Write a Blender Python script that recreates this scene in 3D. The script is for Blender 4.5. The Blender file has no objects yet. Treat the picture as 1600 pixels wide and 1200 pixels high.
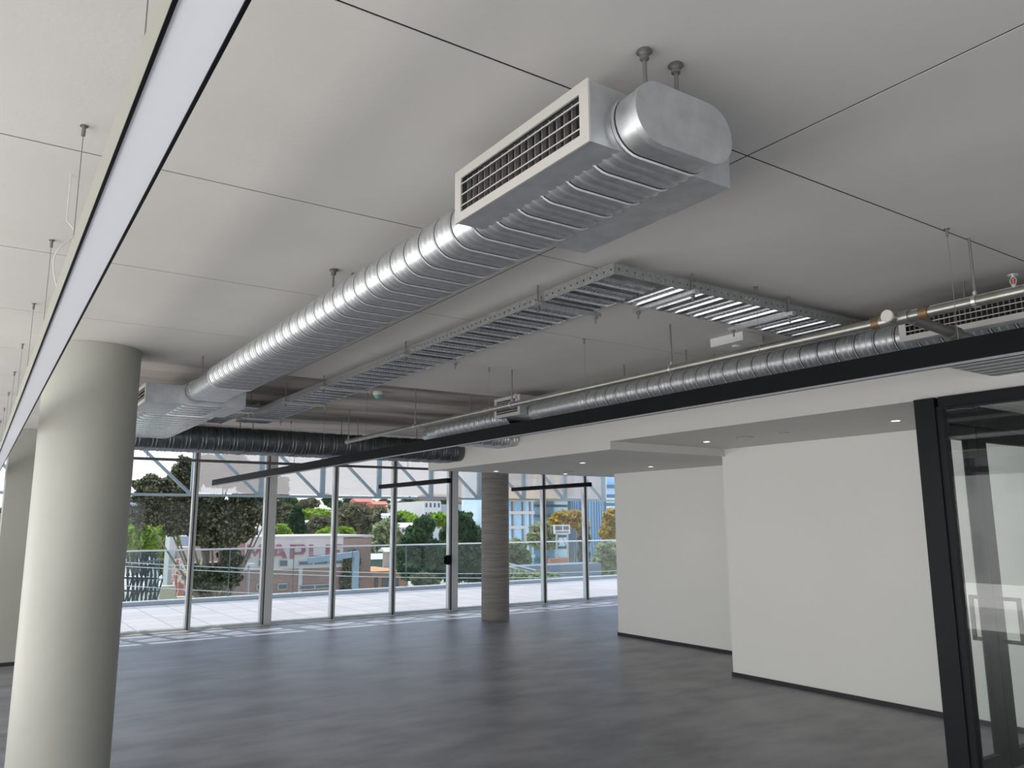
import bpy, math, random
import numpy as np
from mathutils import Vector, Matrix
random.seed(7); rng = np.random.default_rng(7)
S = bpy.context.scene; COL = S.collection
R = math.radians

# ------------------------------------------------------------------ camera
YAW, PIT, ROL, FPX, EYE = R(34.1126), R(9.9589), R(-0.33205), 1230.33, 1.7
fw = np.array([math.cos(PIT)*math.sin(YAW), math.cos(PIT)*math.cos(YAW), math.sin(PIT)])
r0 = np.array([math.cos(YAW), -math.sin(YAW), 0.0]); u0 = np.cross(r0, fw)
rt = math.cos(ROL)*r0 + math.sin(ROL)*u0; up = -math.sin(ROL)*r0 + math.cos(ROL)*u0
cam = bpy.data.cameras.new('camera'); cam.sensor_width = 36; cam.lens = FPX*36/1600; cam.clip_end = 2000; cam.clip_start = 0.05
co = bpy.data.objects.new('camera', cam); COL.objects.link(co)
co.matrix_world = Matrix(((rt[0], up[0], -fw[0], 0), (rt[1], up[1], -fw[1], 0), (rt[2], up[2], -fw[2], EYE), (0, 0, 0, 1)))
S.camera = co
def ray(x, y): return rt*((x-800)/FPX) + up*(-(y-600)/FPX) + fw
def PY(x, y, Y): d = ray(x, y); t = Y/d[1]; return d[0]*t, Y, EYE+d[2]*t

# ------------------------------------------------------------------ sky, sun, fill lamps, exposure
W = bpy.data.worlds.new('world'); S.world = W; W.use_nodes = True
nt = W.node_tree; bg = nt.nodes['Background']
tc = nt.nodes.new('ShaderNodeTexCoord'); sx = nt.nodes.new('ShaderNodeSeparateXYZ'); cr = nt.nodes.new('ShaderNodeValToRGB')
nt.links.new(tc.outputs['Generated'], sx.inputs[0]); nt.links.new(sx.outputs['Z'], cr.inputs[0]); nt.links.new(cr.outputs[0], bg.inputs[0])
cr.color_ramp.elements[0].position = 0.0; cr.color_ramp.elements[0].color = (0.93, 0.95, 1.0, 1)
cr.color_ramp.elements[1].position = 0.6; cr.color_ramp.elements[1].color = (0.42, 0.60, 0.95, 1)
bg.inputs[1].default_value = 1.5
def lamp(name, kind, energy, color, loc=(0,0,0), d=(0,0,-1), **k):
    L = bpy.data.lights.new(name, kind); L.energy = energy; L.color = color
    for a, b in k.items(): setattr(L, a, b)
    o = bpy.data.objects.new(name, L); COL.objects.link(o); o.location = loc
    o.rotation_euler = Vector(d).to_track_quat('-Z', 'Y').to_euler(); return o
lamp('sun', 'SUN', 5.8, (1.0, 0.96, 0.90), d=(0.14, -0.42, -0.90), angle=R(0.55))
# added fill lamps: two along the left glazing, one behind the camera
lamp('daylight_fill_left', 'AREA', 280, (1.0, 0.985, 0.95), (-3.85, 4.8, 1.35), (1, 0, 0.16), shape='RECTANGLE', size=16.5, size_y=2.3)
lamp('daylight_fill_low', 'AREA', 310, (1.0, 0.955, 0.90), (-3.05, 4.8, 0.30), (1, 0, 2.2), shape='RECTANGLE', size=16.5, size_y=1.5)  # added lamp standing in for light bounced off a sunlit floor
lamp('daylight_fill_rear', 'AREA', 12, (0.97, 0.98, 1.0), (1.0, -3.4, 1.4), (0, 1, 0.1), shape='RECTANGLE', size=8, size_y=2.2)
S.view_settings.view_transform = 'Standard'; S.view_settings.look = 'None'
S.view_settings.gamma = 1; S.view_settings.use_curve_mapping = False
S.view_settings.exposure = 0.0
S.cycles.max_bounces = 10; S.cycles.transparent_max_bounces = 24; S.cycles.use_denoising = True
S.cycles.sample_clamp_indirect = 6

# ------------------------------------------------------------------ materials
MATS = {}
def mat(name, col, rough=0.6, metal=0.0, noise=None, bump=0.0, bscale=40, spec=0.5, coord='Object', emit=None):
    """noise = (scale, colour2, low, high[, (sx,sy,sz) stretch, detail])"""
    if name in MATS: return MATS[name]
    m = bpy.data.materials.new(name); m.use_nodes = True; n = m.node_tree; b = n.nodes['Principled BSDF']
    b.inputs['Base Color'].default_value = (*col, 1); b.inputs['Roughness'].default_value = rough
    b.inputs['Metallic'].default_value = metal; b.inputs['Specular IOR Level'].default_value = spec
    t = n.nodes.new('ShaderNodeTexCoord')
    if noise:
        mp = n.nodes.new('ShaderNodeMapping'); n.links.new(t.outputs[coord], mp.inputs[0])
        if len(noise) > 4 and noise[4]: mp.inputs['Scale'].default_value = noise[4]
        nz = n.nodes.new('ShaderNodeTexNoise'); nz.inputs['Scale'].default_value = noise[0]
        nz.inputs['Detail'].default_value = noise[5] if len(noise) > 5 else 6
        n.links.new(mp.outputs[0], nz.inputs['Vector'])
        c = n.nodes.new('ShaderNodeValToRGB'); c.color_ramp.elements[0].position = noise[2]; c.color_ramp.elements[1].position = noise[3]
        c.color_ramp.elements[0].color = (*col, 1); c.color_ramp.elements[1].color = (*noise[1], 1)
        n.links.new(nz.outputs[0], c.inputs[0]); n.links.new(c.outputs[0], b.inputs['Base Color'])
    if bump:
        nz2 = n.nodes.new('ShaderNodeTexNoise'); nz2.inputs['Scale'].default_value = bscale; nz2.inputs['Detail'].default_value = 4
        n.links.new(t.outputs[coord], nz2.inputs['Vector'])
        bp = n.nodes.new('ShaderNodeBump'); bp.inputs['Strength'].default_value = bump; bp.inputs['Distance'].default_value = 0.02
        n.links.new(nz2.outputs[0], bp.inputs['Height']); n.links.new(bp.outputs[0], b.inputs['Normal'])
    if emit:
        b.inputs['Emission Color'].default_value = (*emit[0], 1); b.inputs['Emission Strength'].default_value = emit[1]
    MATS[name] = m; return m
def glass(name, tint, ior=1.5, rough=0.0, k=1.0):
    if name in MATS: return MATS[name]
    m = bpy.data.materials.new(name); m.use_nodes = True; n = m.node_tree; n.nodes.clear()
    o = n.nodes.new('ShaderNodeOutputMaterial'); mx = n.nodes.new('ShaderNodeMixShader'); f = n.nodes.new('ShaderNodeLayerWeight')
    g = n.nodes.new('ShaderNodeBsdfGlossy'); t = n.nodes.new('ShaderNodeBsdfTransparent')
    f.inputs['Blend'].default_value = .5; g.inputs['Roughness'].default_value = rough; t.inputs[0].default_value = (*[c**.5 for c in tint], 1)
    # Schlick reflectance, the same from both sides of the pane
    pw = n.nodes.new('ShaderNodeMath'); pw.operation = 'POWER'; pw.inputs[1].default_value = 5.0
    mu = n.nodes.new('ShaderNodeMath'); mu.operation = 'MULTIPLY_ADD'; mu.inputs[1].default_value = .96*k; mu.inputs[2].default_value = .04*k
    n.links.new(f.outputs['Facing'], pw.inputs[0]); n.links.new(pw.outputs[0], mu.inputs[0]); n.links.new(mu.outputs[0], mx.inputs[0])
    n.links.new(t.outputs[0], mx.inputs[1]); n.links.new(g.outputs[0], mx.inputs[2]); n.links.new(mx.outputs[0], o.inputs[0])
    MATS[name] = m; return m
def screen_mat():
    m = bpy.data.materials.new('perforated_screen'); m.use_nodes = True; n = m.node_tree; n.nodes.clear()
    o = n.nodes.new('ShaderNodeOutputMaterial'); mx = n.nodes.new('ShaderNodeMixShader'); t = n.nodes.new('ShaderNodeBsdfTransparent')
    d = n.nodes.new('ShaderNodeBsdfDiffuse'); tr = n.nodes.new('ShaderNodeBsdfTranslucent'); m2 = n.nodes.new('ShaderNodeMixShader')
    d.inputs[0].default_value = (.62, .58, .57, 1); tr.inputs[0].default_value = (.60, .54, .50, 1); m2.inputs[0].default_value = .62
    n.links.new(d.outputs[0], m2.inputs[1]); n.links.new(tr.outputs[0], m2.inputs[2])
    mx.inputs[0].default_value = .5
    n.links.new(t.outputs[0], mx.inputs[1]); n.links.new(m2.outputs[0], mx.inputs[2]); n.links.new(mx.outputs[0], o.inputs[0]); return m
def leaf_mat(name, c1, c2, c3):
    if name in MATS: return MATS[name]
    m = bpy.data.materials.new(name); m.use_nodes = True; n = m.node_tree; n.nodes.clear()
    o = n.nodes.new('ShaderNodeOutputMaterial'); g = n.nodes.new('ShaderNodeNewGeometry'); c = n.nodes.new('ShaderNodeValToRGB')
    e = c.color_ramp.elements; e[0].color = (*c1, 1); e[1].color = (*c3, 1); q = e.new(.5); q.color = (*c2, 1)
    d = n.nodes.new('ShaderNodeBsdfDiffuse'); t = n.nodes.new('ShaderNodeBsdfTranslucent'); mx = n.nodes.new('ShaderNodeMixShader'); mx.inputs[0].default_value = .35
    n.links.new(g.outputs['Random Per Island'], c.inputs[0]); n.links.new(c.outputs[0], d.inputs[0]); n.links.new(c.outputs[0], t.inputs[0])
    n.links.new(d.outputs[0], mx.inputs[1]); n.links.new(t.outputs[0], mx.inputs[2]); n.links.new(mx.outputs[0], o.inputs[0])
    MATS[name] = m; return m
def brick_mat(name, c1, c2, mortar, scale=1.0, bw=.5, rh=.17, off=.5, rough=.85, ms=.02, coord='Object', rot=None, nz=None):
    if name in MATS: return MATS[name]
    m = bpy.data.materials.new(name); m.use_nodes = True; n = m.node_tree; b = n.nodes['Principled BSDF']; b.inputs['Roughness'].default_value = rough
    t = n.nodes.new('ShaderNodeTexCoord'); mp = n.nodes.new('ShaderNodeMapping'); n.links.new(t.outputs[coord], mp.inputs[0])
    if rot: mp.inputs['Rotation'].default_value = rot
    k = n.nodes.new('ShaderNodeTexBrick'); n.links.new(mp.outputs[0], k.inputs['Vector']); k.inputs['Scale'].default_value = scale
    k.inputs['Brick Width'].default_value = bw; k.inputs['Row Height'].default_value = rh; k.offset = off; k.inputs['Mortar Size'].default_value = ms
    k.inputs['Color1'].default_value = (*c1, 1); k.inputs['Color2'].default_value = (*c2, 1); k.inputs['Mortar'].default_value = (*mortar, 1)
    n.links.new(k.outputs[0], b.inputs['Base Color'])
    if nz:
        z = n.nodes.new('ShaderNodeTexNoise'); z.inputs['Scale'].default_value = nz[0]; z.inputs['Detail'].default_value = 7; n.links.new(t.outputs[coord], z.inputs['Vector'])
        c = n.nodes.new('ShaderNodeValToRGB'); c.color_ramp.elements[0].position = .45; c.color_ramp.elements[1].position = .62
        n.links.new(z.outputs[0], c.inputs[0]); mx = n.nodes.new('ShaderNodeMix'); mx.data_type = 'RGBA'
        n.links.new(c.outputs[0], mx.inputs[0]); n.links.new(k.outputs[0], mx.inputs[6]); mx.inputs[7].default_value = (*nz[1], 1)
        n.links.new(mx.outputs[2], b.inputs['Base Color'])
    MATS[name] = m; return m

galv = mat('galvanised_steel', (.55, .56, .57), .36, .85, noise=(55, (.68, .69, .70), .35, .65), bump=.10, bscale=18)
galv_duct = mat('galvanised_duct', (.54, .56, .57), .39, .88, noise=(30, (.68, .69, .70), .3, .7), bump=.02, bscale=10)
galv_shaded = mat('dull_shaded_galvanised', (.10, .115, .12), .45, .75, noise=(12, (.17, .19, .20), .3, .7), bump=.05, bscale=12)  # darkened copy of the steel: shade and dark reflections put into the colour
galv_box = mat('galvanised_sheet', (.46, .48, .50), .42, .70, noise=(14, (.58, .60, .62), .35, .7), bump=.10, bscale=9)
rail_m = mat('tray_rail', (.30, .31, .31), .45, .6, noise=(60, (.38, .39, .39), .4, .6))
zinc = mat('zinc_tray', (.56, .58, .62), .33, .97, noise=(60, (.74, .76, .80), .4, .6))
galv_lit = mat('lit_galvanised_duct', (.72, .73, .74), .20, 1, noise=(30, (.80, .81, .82), .3, .7))  # lit copy of the duct steel, terrace brightness put into its colour
seam_m = mat('dark_seam', (.03, .03, .032), .6, .3)
grille_m = mat('satin_aluminium', (.62, .60, .57), .45, .35)
dark_in = mat('dark_interior', (.012, .012, .013), .8)
blackm = mat('black_powder_coat', (.004, .0045, .0055), .55, spec=.12)
blackf = mat('black_frame', (.007, .009, .011), .5, spec=.22)
silver = mat('silver_anodised', (.27, .27, .235), .5, .1)
diffuser_m = mat('opal_diffuser', (.74, .75, .79), .5)
lit_diff = mat('opal_diffuser_lit', (.70, .71, .75), .5, emit=((.80, .83, .95), .12))
ceil_m = mat('fibre_cement', (.56, .545, .52), .75, noise=(1.3, (.62, .605, .58), .3, .7), bump=.03, bscale=60)
slab_m = mat('raw_concrete_soffit', (.15, .135, .12), .8, noise=(.55, (.62, .565, .53), .36, .60, (.5, 2.4, 1), 12), bump=.1, bscale=20)
joint_m = mat('joint_shadow', (.02, .02, .02), .9)
floor_m = mat('polished_concrete', (.155, .158, .17), .40, noise=(1.5, (.30, .30, .315), .33, .68, (1.0, 2.0, 1), 15), bump=.05, bscale=9, spec=.55)
wall_m = mat('white_plaster', (.80, .79, .755), .6, noise=(.6, (.83, .82, .79), .3, .7))
soffit_m = mat('plasterboard_soffit', (.66, .65, .62), .65, noise=(.6, (.69, .68, .65), .3, .7))
base_m = mat('black_skirting', (.012, .012, .016), .45)
colm = mat('grey_painted_column', (.33, .33, .295), .5, noise=(1.2, (.37, .37, .33), .3, .7), bump=.02, bscale=5)
conc_col = mat('formed_concrete_column', (.20, .19, .17), .8, noise=(5, (.33, .31, .28), .3, .7, (.35, .35, 9), 8), bump=.2, bscale=25)
alu_m = mat('window_aluminium', (.62, .64, .63), .45, .1)
rubber = mat('black_gasket', (.015, .016, .018), .6)
pane_m = glass('window_glass', (.95, .975, .97), k=.6)
part_glass = glass('partition_glass', (.93, .965, .955), k=.8)
bal_glass = glass('balustrade_glass', (.80, .90, .88), k=.5)
steel_blue = mat('painted_truss_steel', (.40, .48, .51), .5, .0)
screen_m = screen_mat()
paver = brick_mat('terrace_pavers', (.31, .292, .292), (.365, .343, .343), (.20, .188, .188), bw=.6, rh=.6, off=0, ms=.012, rough=.7)
kerb_m = mat('grey_kerb', (.42, .43, .45), .8)
white_p = mat('white_plastic', (.62, .62, .62), .5)
lensw = mat('white_lens', (.7, .72, .74), .3)
greenlens = mat('green_tinted_lens', (.20, .40, .36), .25)
copper = mat('rusty_band', (.22, .14, .08), .5, .6)
pipe_m = mat('galvanised_pipe', (.32, .32, .29), .36, .85, noise=(20, (.42, .41, .38), .3, .7))
redbulb = mat('red_glass_bulb', (.55, .12, .10), .25)
paint_w = mat('white_paint_cap', (.62, .59, .55), .5)

# ------------------------------------------------------------------ mesh helpers
class MB:
    def __init__(s): s.v = []; s.f = []; s.mi = []; s.m = 0
    def add(s, vs, fs):
        o = len(s.v); s.v += [tuple(map(float, v)) for v in vs]; s.f += [tuple(i+o for i in f) for f in fs]; s.mi += [s.m]*len(fs)
    def box(s, x0, x1, y0, y1, z0, z1):
        x0, x1 = sorted((x0, x1)); y0, y1 = sorted((y0, y1)); z0, z1 = sorted((z0, z1))
        s.add([(x0,y0,z0),(x1,y0,z0),(x1,y1,z0),(x0,y1,z0),(x0,y0,z1),(x1,y0,z1),(x1,y1,z1),(x0,y1,z1)],
              [(3,2,1,0),(4,5,6,7),(0,1,5,4),(1,2,6,5),(2,3,7,6),(3,0,4,7)]); return s
    def bar(s, p0, p1, w, h=None, upv=(0,0,1)):
        h = h or w; p0 = Vector(p0); p1 = Vector(p1); d = (p1-p0).normalized(); u = Vector(upv)
        if abs(d.dot(u)) > .99: u = Vector((1,0,0))
        a = d.cross(u).normalized()*w/2; b = a.cross(d).normalized()*h/2
        s.add([p0-a-b, p0+a-b, p0+a+b, p0-a+b, p1-a-b, p1+a-b, p1+a+b, p1-a+b],
              [(3,2,1,0),(4,5,6,7),(0,1,5,4),(1,2,6,5),(2,3,7,6),(3,0,4,7)]); return s
    def cyl(s, p0, p1, r, n=12, r1=None):
        r1 = r if r1 is None else r1; p0 = Vector(p0); p1 = Vector(p1); d = (p1-p0).normalized()
        u = Vector((0,0,1)) if abs(d.z) < .9 else Vector((1,0,0)); a = d.cross(u).normalized(); b = a.cross(d)
        vs = [p+(a*math.cos(2*math.pi*i/n)+b*math.sin(2*math.pi*i/n))*q for p, q in ((p0, r), (p1, r1)) for i in range(n)]
        s.add(vs, [(i, (i+1)%n, n+(i+1)%n, n+i) for i in range(n)]+[tuple(range(n-1,-1,-1)), tuple(range(n, 2*n))]); return s
    def lathe(s, prof, c, n=24):
        vs = []; fs = []
        for r, z in prof: vs += [(c[0]+r*math.cos(2*math.pi*i/n), c[1]+r*math.sin(2*math.pi*i/n), c[2]+z) for i in range(n)]
        for k in range(len(prof)-1): fs += [(k*n+i, k*n+(i+1)%n, (k+1)*n+(i+1)%n, (k+1)*n+i) for i in range(n)]
        fs += [tuple(range(n-1,-1,-1)), tuple(range((len(prof)-1)*n, len(prof)*n))]; s.add(vs, fs); return s
    def poly(s, pts, d):
        """extrude planar polygon by vector d"""
        n = len(pts); d = Vector(d); a = [Vector(p) for p in pts]
        s.add(a+[p+d for p in a], [tuple(range(n-1,-1,-1)), tuple(range(n, 2*n))]+[(i, (i+1)%n, n+(i+1)%n, n+i) for i in range(n)]); return s
    def build(s, name, m, parent=None, smooth=False, loc=None, mats=None):
        me = bpy.data.meshes.new(name); V = np.array(s.v)
        if parent is not None:
            p = parent; org = Vector((0,0,0))
            while p is not None: org += p.location; p = p.parent
            loc = Vector((0,0,0))
        else:
            if loc is None: loc = ((V[:,0].min()+V[:,0].max())/2, (V[:,1].min()+V[:,1].max())/2, V[:,2].min())
            org = Vector(loc); loc = org
        V = V-np.array(org)
        me.from_pydata(V.tolist(), [], s.f)
        for q in (mats or [m]): me.materials.append(q)
        if mats: me.polygons.foreach_set('material_index', s.mi)
        if smooth: me.polygons.foreach_set('use_smooth', [True]*len(me.polygons))
        me.update()
        if smooth:
            try: me.set_sharp_from_angle(angle=R(40))
            except Exception: pass
        o = bpy.data.objects.new(name, me); COL.objects.link(o); o.parent = parent; o.location = loc; return o
def tag(o, label=None, cat=None, group=None, kind=None):
    for k, v in (('label', label), ('category', cat), ('group', group), ('kind', kind)):
        if v: o[k] = v
    return o
def thing(name, label, cat, loc, group=None, kind=None):
    o = bpy.data.objects.new(name, None); COL.objects.link(o); o.location = loc; o.empty_display_size = .2
    return tag(o, label, cat, group, kind)
def struct(name, mb, m, parent=None, smooth=False, label=None, cat=None, mats=None):
    o = mb.build(name, m, parent, smooth, mats=mats)
    if parent is None: tag(o, label, cat, kind='structure')
    return o

# ------------------------------------------------------------------ the shell
ZC, ZS = 2.92, 3.01        # panelled ceiling, raw slab soffit
XL, YB = -4.0, -3.6        # left glazing line, rear
struct('floor', MB().box(XL, 14.2, YB, 14.1, -.25, 0), floor_m, label='smooth grey concrete floor of the empty room', cat='floor')
struct('floor_terrace', MB().box(-12, 24, 14.1, 19.2, -.3, -.02).box(-12, XL, YB-2, 14.1, -.3, -.02), paver, label='pale square pavers of the sunlit terrace outside the glazing', cat='terrace')
b = MB(); G = .0042
xj = [XL, -1.533, 2.067, 5.667]; yj = [YB]+[0.42+1.2*k for k in range(-3, 6)]
for i in range(3):
    for j in range(len(yj)-1): b.box(xj[i]+G, xj[i+1]-G, yj[j]+G, yj[j+1]-G, ZC, ZC+.002)
yj2 = [6.42+1.2*k for k in range(7)]+[14.05]
for (xa, xb) in ((XL, -1.533), (-1.533, .75)):
    for j in range(len(yj2)-1):
        if yj2[j+1]-yj2[j] > .1: b.box(xa+G, xb-G, yj2[j]+G, yj2[j+1]-G, ZC, ZC+.002)
struct('ceiling', b, ceil_m, label='pale fibre cement ceiling panels with thin dark joints', cat='ceiling')
struct('ceiling_backing', MB().box(XL, 5.667, YB, 6.42, ZC+.0025, ZS).box(XL, .75, 6.42, 14.05, ZC+.0025, ZS), joint_m, label='dark void seen in the gaps between ceiling panels', cat='ceiling')
struct('ceiling_slab', MB().box(XL, 14.2, YB, 14.12, ZS+.001, ZS+.35), slab_m, label='streaky raw concrete soffit beyond the ceiling panels', cat='ceiling')
struct('wall_bulkhead', MB().box(5.43, 5.55, YB, 10.2, 2.525, ZS).box(5.43, 5.55, 6.2, 10.2, 2.44, 2.525), soffit_m, label='off-white bulkhead face above the glass partition', cat='wall')
struct('ceiling_soffit', MB().box(5.55, 7.3, YB, 6.2, 2.525, 2.7).box(5.55, 14.2, 6.2, 10.1, 2.44, 2.7), soffit_m, label='lowered white plasterboard ceiling holding the downlights', cat='ceiling')
struct('wall_right', MB().box(7.18, 7.30, YB, 6.24, 0, 2.524).box(7.3, 8.3, 6.12, 6.24, 0, 2.439), wall_m, label='nearer white wall beside the black framed partition', cat='wall')
struct('wall_far', MB().box(8.304, 8.42, 6.24, 9.41, 0, 2.439).box(8.42, 14.2, 9.29, 9.41, 0, 2.439), wall_m, label='further white wall set back behind the nearer white wall', cat='wall')
struct('baseboard_right', MB().box(7.168, 7.18, YB, 6.252, 0, .045).box(7.18, 8.29, 6.24, 6.252, 0, .045), base_m, label='thin black skirting under the nearer white wall', cat='skirting')
struct('baseboard_far', MB().box(8.292, 8.304, 6.26, 9.422, 0, .045).box(8.304, 14.2, 9.41, 9.422, 0, .045), base_m, label='thin black skirting under the further white wall', cat='skirting')
struct('wall_pier', MB().box(.31, 1.0, 11.83, 12.5, 0, ZC-.002), colm, label='flat grey pier half hidden behind the round column', cat='pier')
struct('baseboard_pier', MB().box(.30, 1.01, 11.82, 11.83, 0, .045), base_m, label='black skirting strip at the foot of the grey pier', cat='skirting')
# rear wall (behind the camera) with two openings, left glazing line
b = MB(); b.box(XL, 14.2, YB-.15, YB, 2.5, ZS); b.box(XL, -3.2, YB-.15, YB, 0, 2.5); b.box(5.2, 14.2, YB-.15, YB, 0, 2.5)
struct('wall_rear', b, wall_m, label='white wall behind the camera', cat='wall')
n = 0
for k in range(9):
    y0 = YB+k*1.96
    n += 1; b = MB()
    b.box(XL-.06, XL+.06, y0, y0+.07, 0, ZC); b.box(XL-.05, XL+.05, y0+.07, y0+1.96, 0, .06); b.box(XL-.05, XL+.05, y0+.07, y0+1.96, ZC-.12, ZC)
    w = struct('window_%d' % n, b, alu_m, label='full height window of the left glazing line, bay %d from the rear' % n, cat='window')
    MB().box(XL-.006, XL+.006, y0+.07, y0+1.96, .06, ZC-.12).build('pane', pane_m, w)
# far glazing at Y = 13.95
mull = [-4.0, -2.95, -1.75, -.55, .62, 1.83, 3.05, 4.27, 5.51, 6.70, 7.95, 9.12, 10.26, 11.42, 12.62, 13.82]
thick = {4.27, 7.95}
places = {3.05: 'right of the window against the round column', 4.27: 'framing the lettered brick building', 5.51: 'left of the short black light bar', 6.70: 'holding the black sliding latch at its right',
          7.95: 'left of the rough concrete column', 9.12: 'right of the rough concrete column', 10.26: 'behind the right short black light bar', 11.42: 'beside the further white wall', 1.83: 'cut by the round grey column'}
for i in range(len(mull)-1):
    n += 1; x0 = mull[i]; x1 = mull[i+1]; w = .13 if x0 in thick else .045
    b = MB(); b.box(x0, x0+w, 13.88 if x0 in thick else 13.92, 14.04, 0, ZS); b.box(x0-.040, x0-.013, 13.93, 14.03, 0, ZS); b.box(x0+w, x1-.047, 13.90, 14.03, 0, .05); b.box(x0+w, x1-.047, 13.9, 14.03, ZS-.1, ZS)
    if x0 in thick: b.box(x0-.06, x0-.047, 13.92, 14.02, .05, ZS-.1)
    lb = 'tall clear window with pale aluminium frame ' + places.get(x0, 'in bay %d of the far glazing' % (i+1))
    o = struct('window_%d' % n, b, alu_m, label=lb, cat='window')
    MB().box(x0-.012, x0-.001, 13.90, 13.98, .0, ZS-.01).build('gasket', rubber, o)
    MB().box(x0+w+.001, x1-(.062 if x1 in thick else .047), 13.955, 13.967, .051, ZS-.101).build('pane', pane_m, o)
    if x0 == 6.70:
        h = MB().box(7.80, 7.87, 13.80, 13.90, .885, 1.07).box(7.745, 7.80, 13.84, 13.875, .91, 1.05).build('latch', blackm, o)
struct('trim_sill', MB().box(XL, 14.2, 13.78, 13.86, 0, .012), mat('sill_strip', (.45,.45,.42), .5, .2), label='pale floor strip along the foot of the far glazing', cat='sill')

# columns
c = (.611, 6.16)
tag(MB().lathe([(.30, 0), (.30, ZC-.001)], (*c, 0), 96).build('round_column', colm, smooth=True), 'thick smooth pale grey round column in the left foreground', 'column')
prof = []
for i in range(120):
    z = i*ZS/120; prof += [(.25, z+.001), (.2485, z+.006), (.25, z+.012)]
prof.append((.25, ZS-.001))
tag(MB().lathe(prof, (7.91, 12.25, 0), 48).build('concrete_column', conc_col), 'rough dark concrete column with ringed form marks near the far glazing', 'column')

# ------------------------------------------------------------------ ducts
def oval(half, r, n=14):
    a = half-r; pts = []
    for i in range(n+1): t = -math.pi/2+math.pi*i/n; pts.append((a+r*math.cos(t), r*math.sin(t), math.cos(t), math.sin(t)))
    for i in range(n+1): t = math.pi/2+math.pi*i/n; pts.append((-a+r*math.cos(t), r*math.sin(t), math.cos(t), math.sin(t)))
    return pts
def duct(mb, axis, cu, cz, half, r, s0, s1, pitch=.122, smooth_from=None, cap0=False, cap1=False, phase=0, k_=1.0):
    """axis 'y' or 'x'; material 0 metal, 1 seam groove"""
    st = []; s = s0; st.append((s0, 0, 0))
    k = 0
    if smooth_from is None:
        p = s0+phase
        while p < s1-.06:
            for ds, dr, m in ((-.010, -.0005, 1), (-.0045, 0, 0), (-.002, .005, 0), (.002, .005, 0), (.0045, -.0005, 1), (.0085, 0, 0),
                              (.035, 0, 0), (.041, .005, 0), (.045, .005, 0), (.051, 0, 0), (.073, 0, 0), (.079, .005, 0), (.083, .005, 0), (.089, 0, 0)):
                if s0+.001 < p+ds*(k_ if ds < .03 else 1) < s1-.001: st.append((p+ds*(k_ if ds < .03 else 1), dr*(1 if k_ == 1 else .22), m))
            p += pitch
    st.append((s1, 0, 0)); st.sort(key=lambda q: q[0])
    pr = oval(half, r); n = len(pr)
    def ring(s, dr):
        o = len(mb.v)
        for (u, z, nu, nz) in pr:
            U = cu+u+nu*dr; Z = cz+z+nz*dr
            mb.v.append((U, s, Z) if axis == 'y' else (s, U, Z))
        return o
    # every band has rings of its own: smooth around the duct, crisp along it
    for a, c in zip(st, st[1:]):
        oa = ring(a[0], a[1]); oc = ring(c[0], c[1])
        for i in range(n):
            q = (oa+i, oa+(i+1)%n, oc+(i+1)%n, oc+i)
            mb.f.append(q if axis == 'x' else q[::-1]); mb.mi.append(a[2])
    if cap0: o = ring(st[0][0], 0); mb.f.append(tuple(o+i for i in range(n))); mb.mi.append(0)
    if cap1: o = ring(st[-1][0], 0); mb.f.append(tuple(o+i for i in range(n))); mb.mi.append(0)
def band(mb, cu, cz, half, r, s0, s1, t=.004, axis='y'):
    a = MB(); duct(mb, axis, cu, cz, half+t, r+t, s0, s1, smooth_from=0, cap0=True, cap1=True)
rod_m = mat('dull_rod_steel', (.22, .22, .21), .5, .7)
def rod(parent, x, y, z0, z1, r=.0055, cup=True):
    b = MB().cyl((x, y, z0), (x, y, z1), r, 8)
    if cup: b.lathe([(.018, 0), (.022, -.006), (.014, -.010), (.011, -.014), (.013, -.02), (.013, -.026), (.008, -.03)], (x, y, z1), 14)
    return b.build('hanger_rod', rod_m, parent, smooth=True)
def diffuser(parent, x0, x1, y0, y1, z0, z1, louvres=3, fins=18, rows=None):
    """plenum box whose grille faces -X"""
    b = MB(); t = .003
    b.box(x0+.006, x1, y0, y1, z1-t, z1); b.box(x0+.006, x1, y0, y1, z0, z0+t); b.box(x0+.006, x1, y0, y0+t, z0+t, z1-t); b.box(x0+.006, x1, y1-t, y1, z0+t, z1-t); b.box(x1-t, x1, y0+t, y1-t, z0+t, z1-t)
    h = b.build('diffuser_box', galv_box, parent)
    fr = .027 if (z1-z0) > .1 else .02
    f = MB(); f.box(x0, x0+.006, y0-.004, y1+.004, z0-.003, z0+fr); f.box(x0, x0+.006, y0-.004, y1+.004, z1-fr, z1+.003)
    f.box(x0, x0+.006, y0-.004, y0+fr+.006, z0+fr, z1-fr); f.box(x0, x0+.006, y1-fr-.006, y1+.004, z0+fr, z1-fr)
    for yy in (y0+.012, y1-.012):
        for zz in (z0+.012, z1-.012): f.cyl((x0-.0015, yy, zz), (x0+.001, yy, zz), .0035, 8)
    f.build('grille_frame', grille_m, h)
    ya, yb = y0+fr+.006, y1-fr-.006; za, zb = z0+fr, z1-fr
    lv = MB()
    for k in range(louvres):
        z = za+(zb-za)*(k+.55)/(louvres+.1)
        lv.poly([(x0+.002, ya, z-.002), (x0+.012, ya, z+.003), (x0+.012, ya, z+.006), (x0+.002, ya, z+.002)], (0, yb-ya, 0))
    lv.build('louvre_blades', grille_m, h)
    fn = MB()
    for k in range(fins):
        y = ya+(yb-ya)*(k+.5)/fins; fn.box(x0+.016, x0+.03, y-.0015, y+.0015, za, zb)
    fn.build('louvre_fins', mat('grille_fin', (.26, .25, .24), .5, .3), h)
    MB().box(x0+.050, x0+.056, y0+t, y1-t, z0+t, z1-t).build('dark_plenum', dark_in, h)
    return h

D2 = [galv_duct, seam_m]; D3 = [galv_shaded, seam_m]
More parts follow.
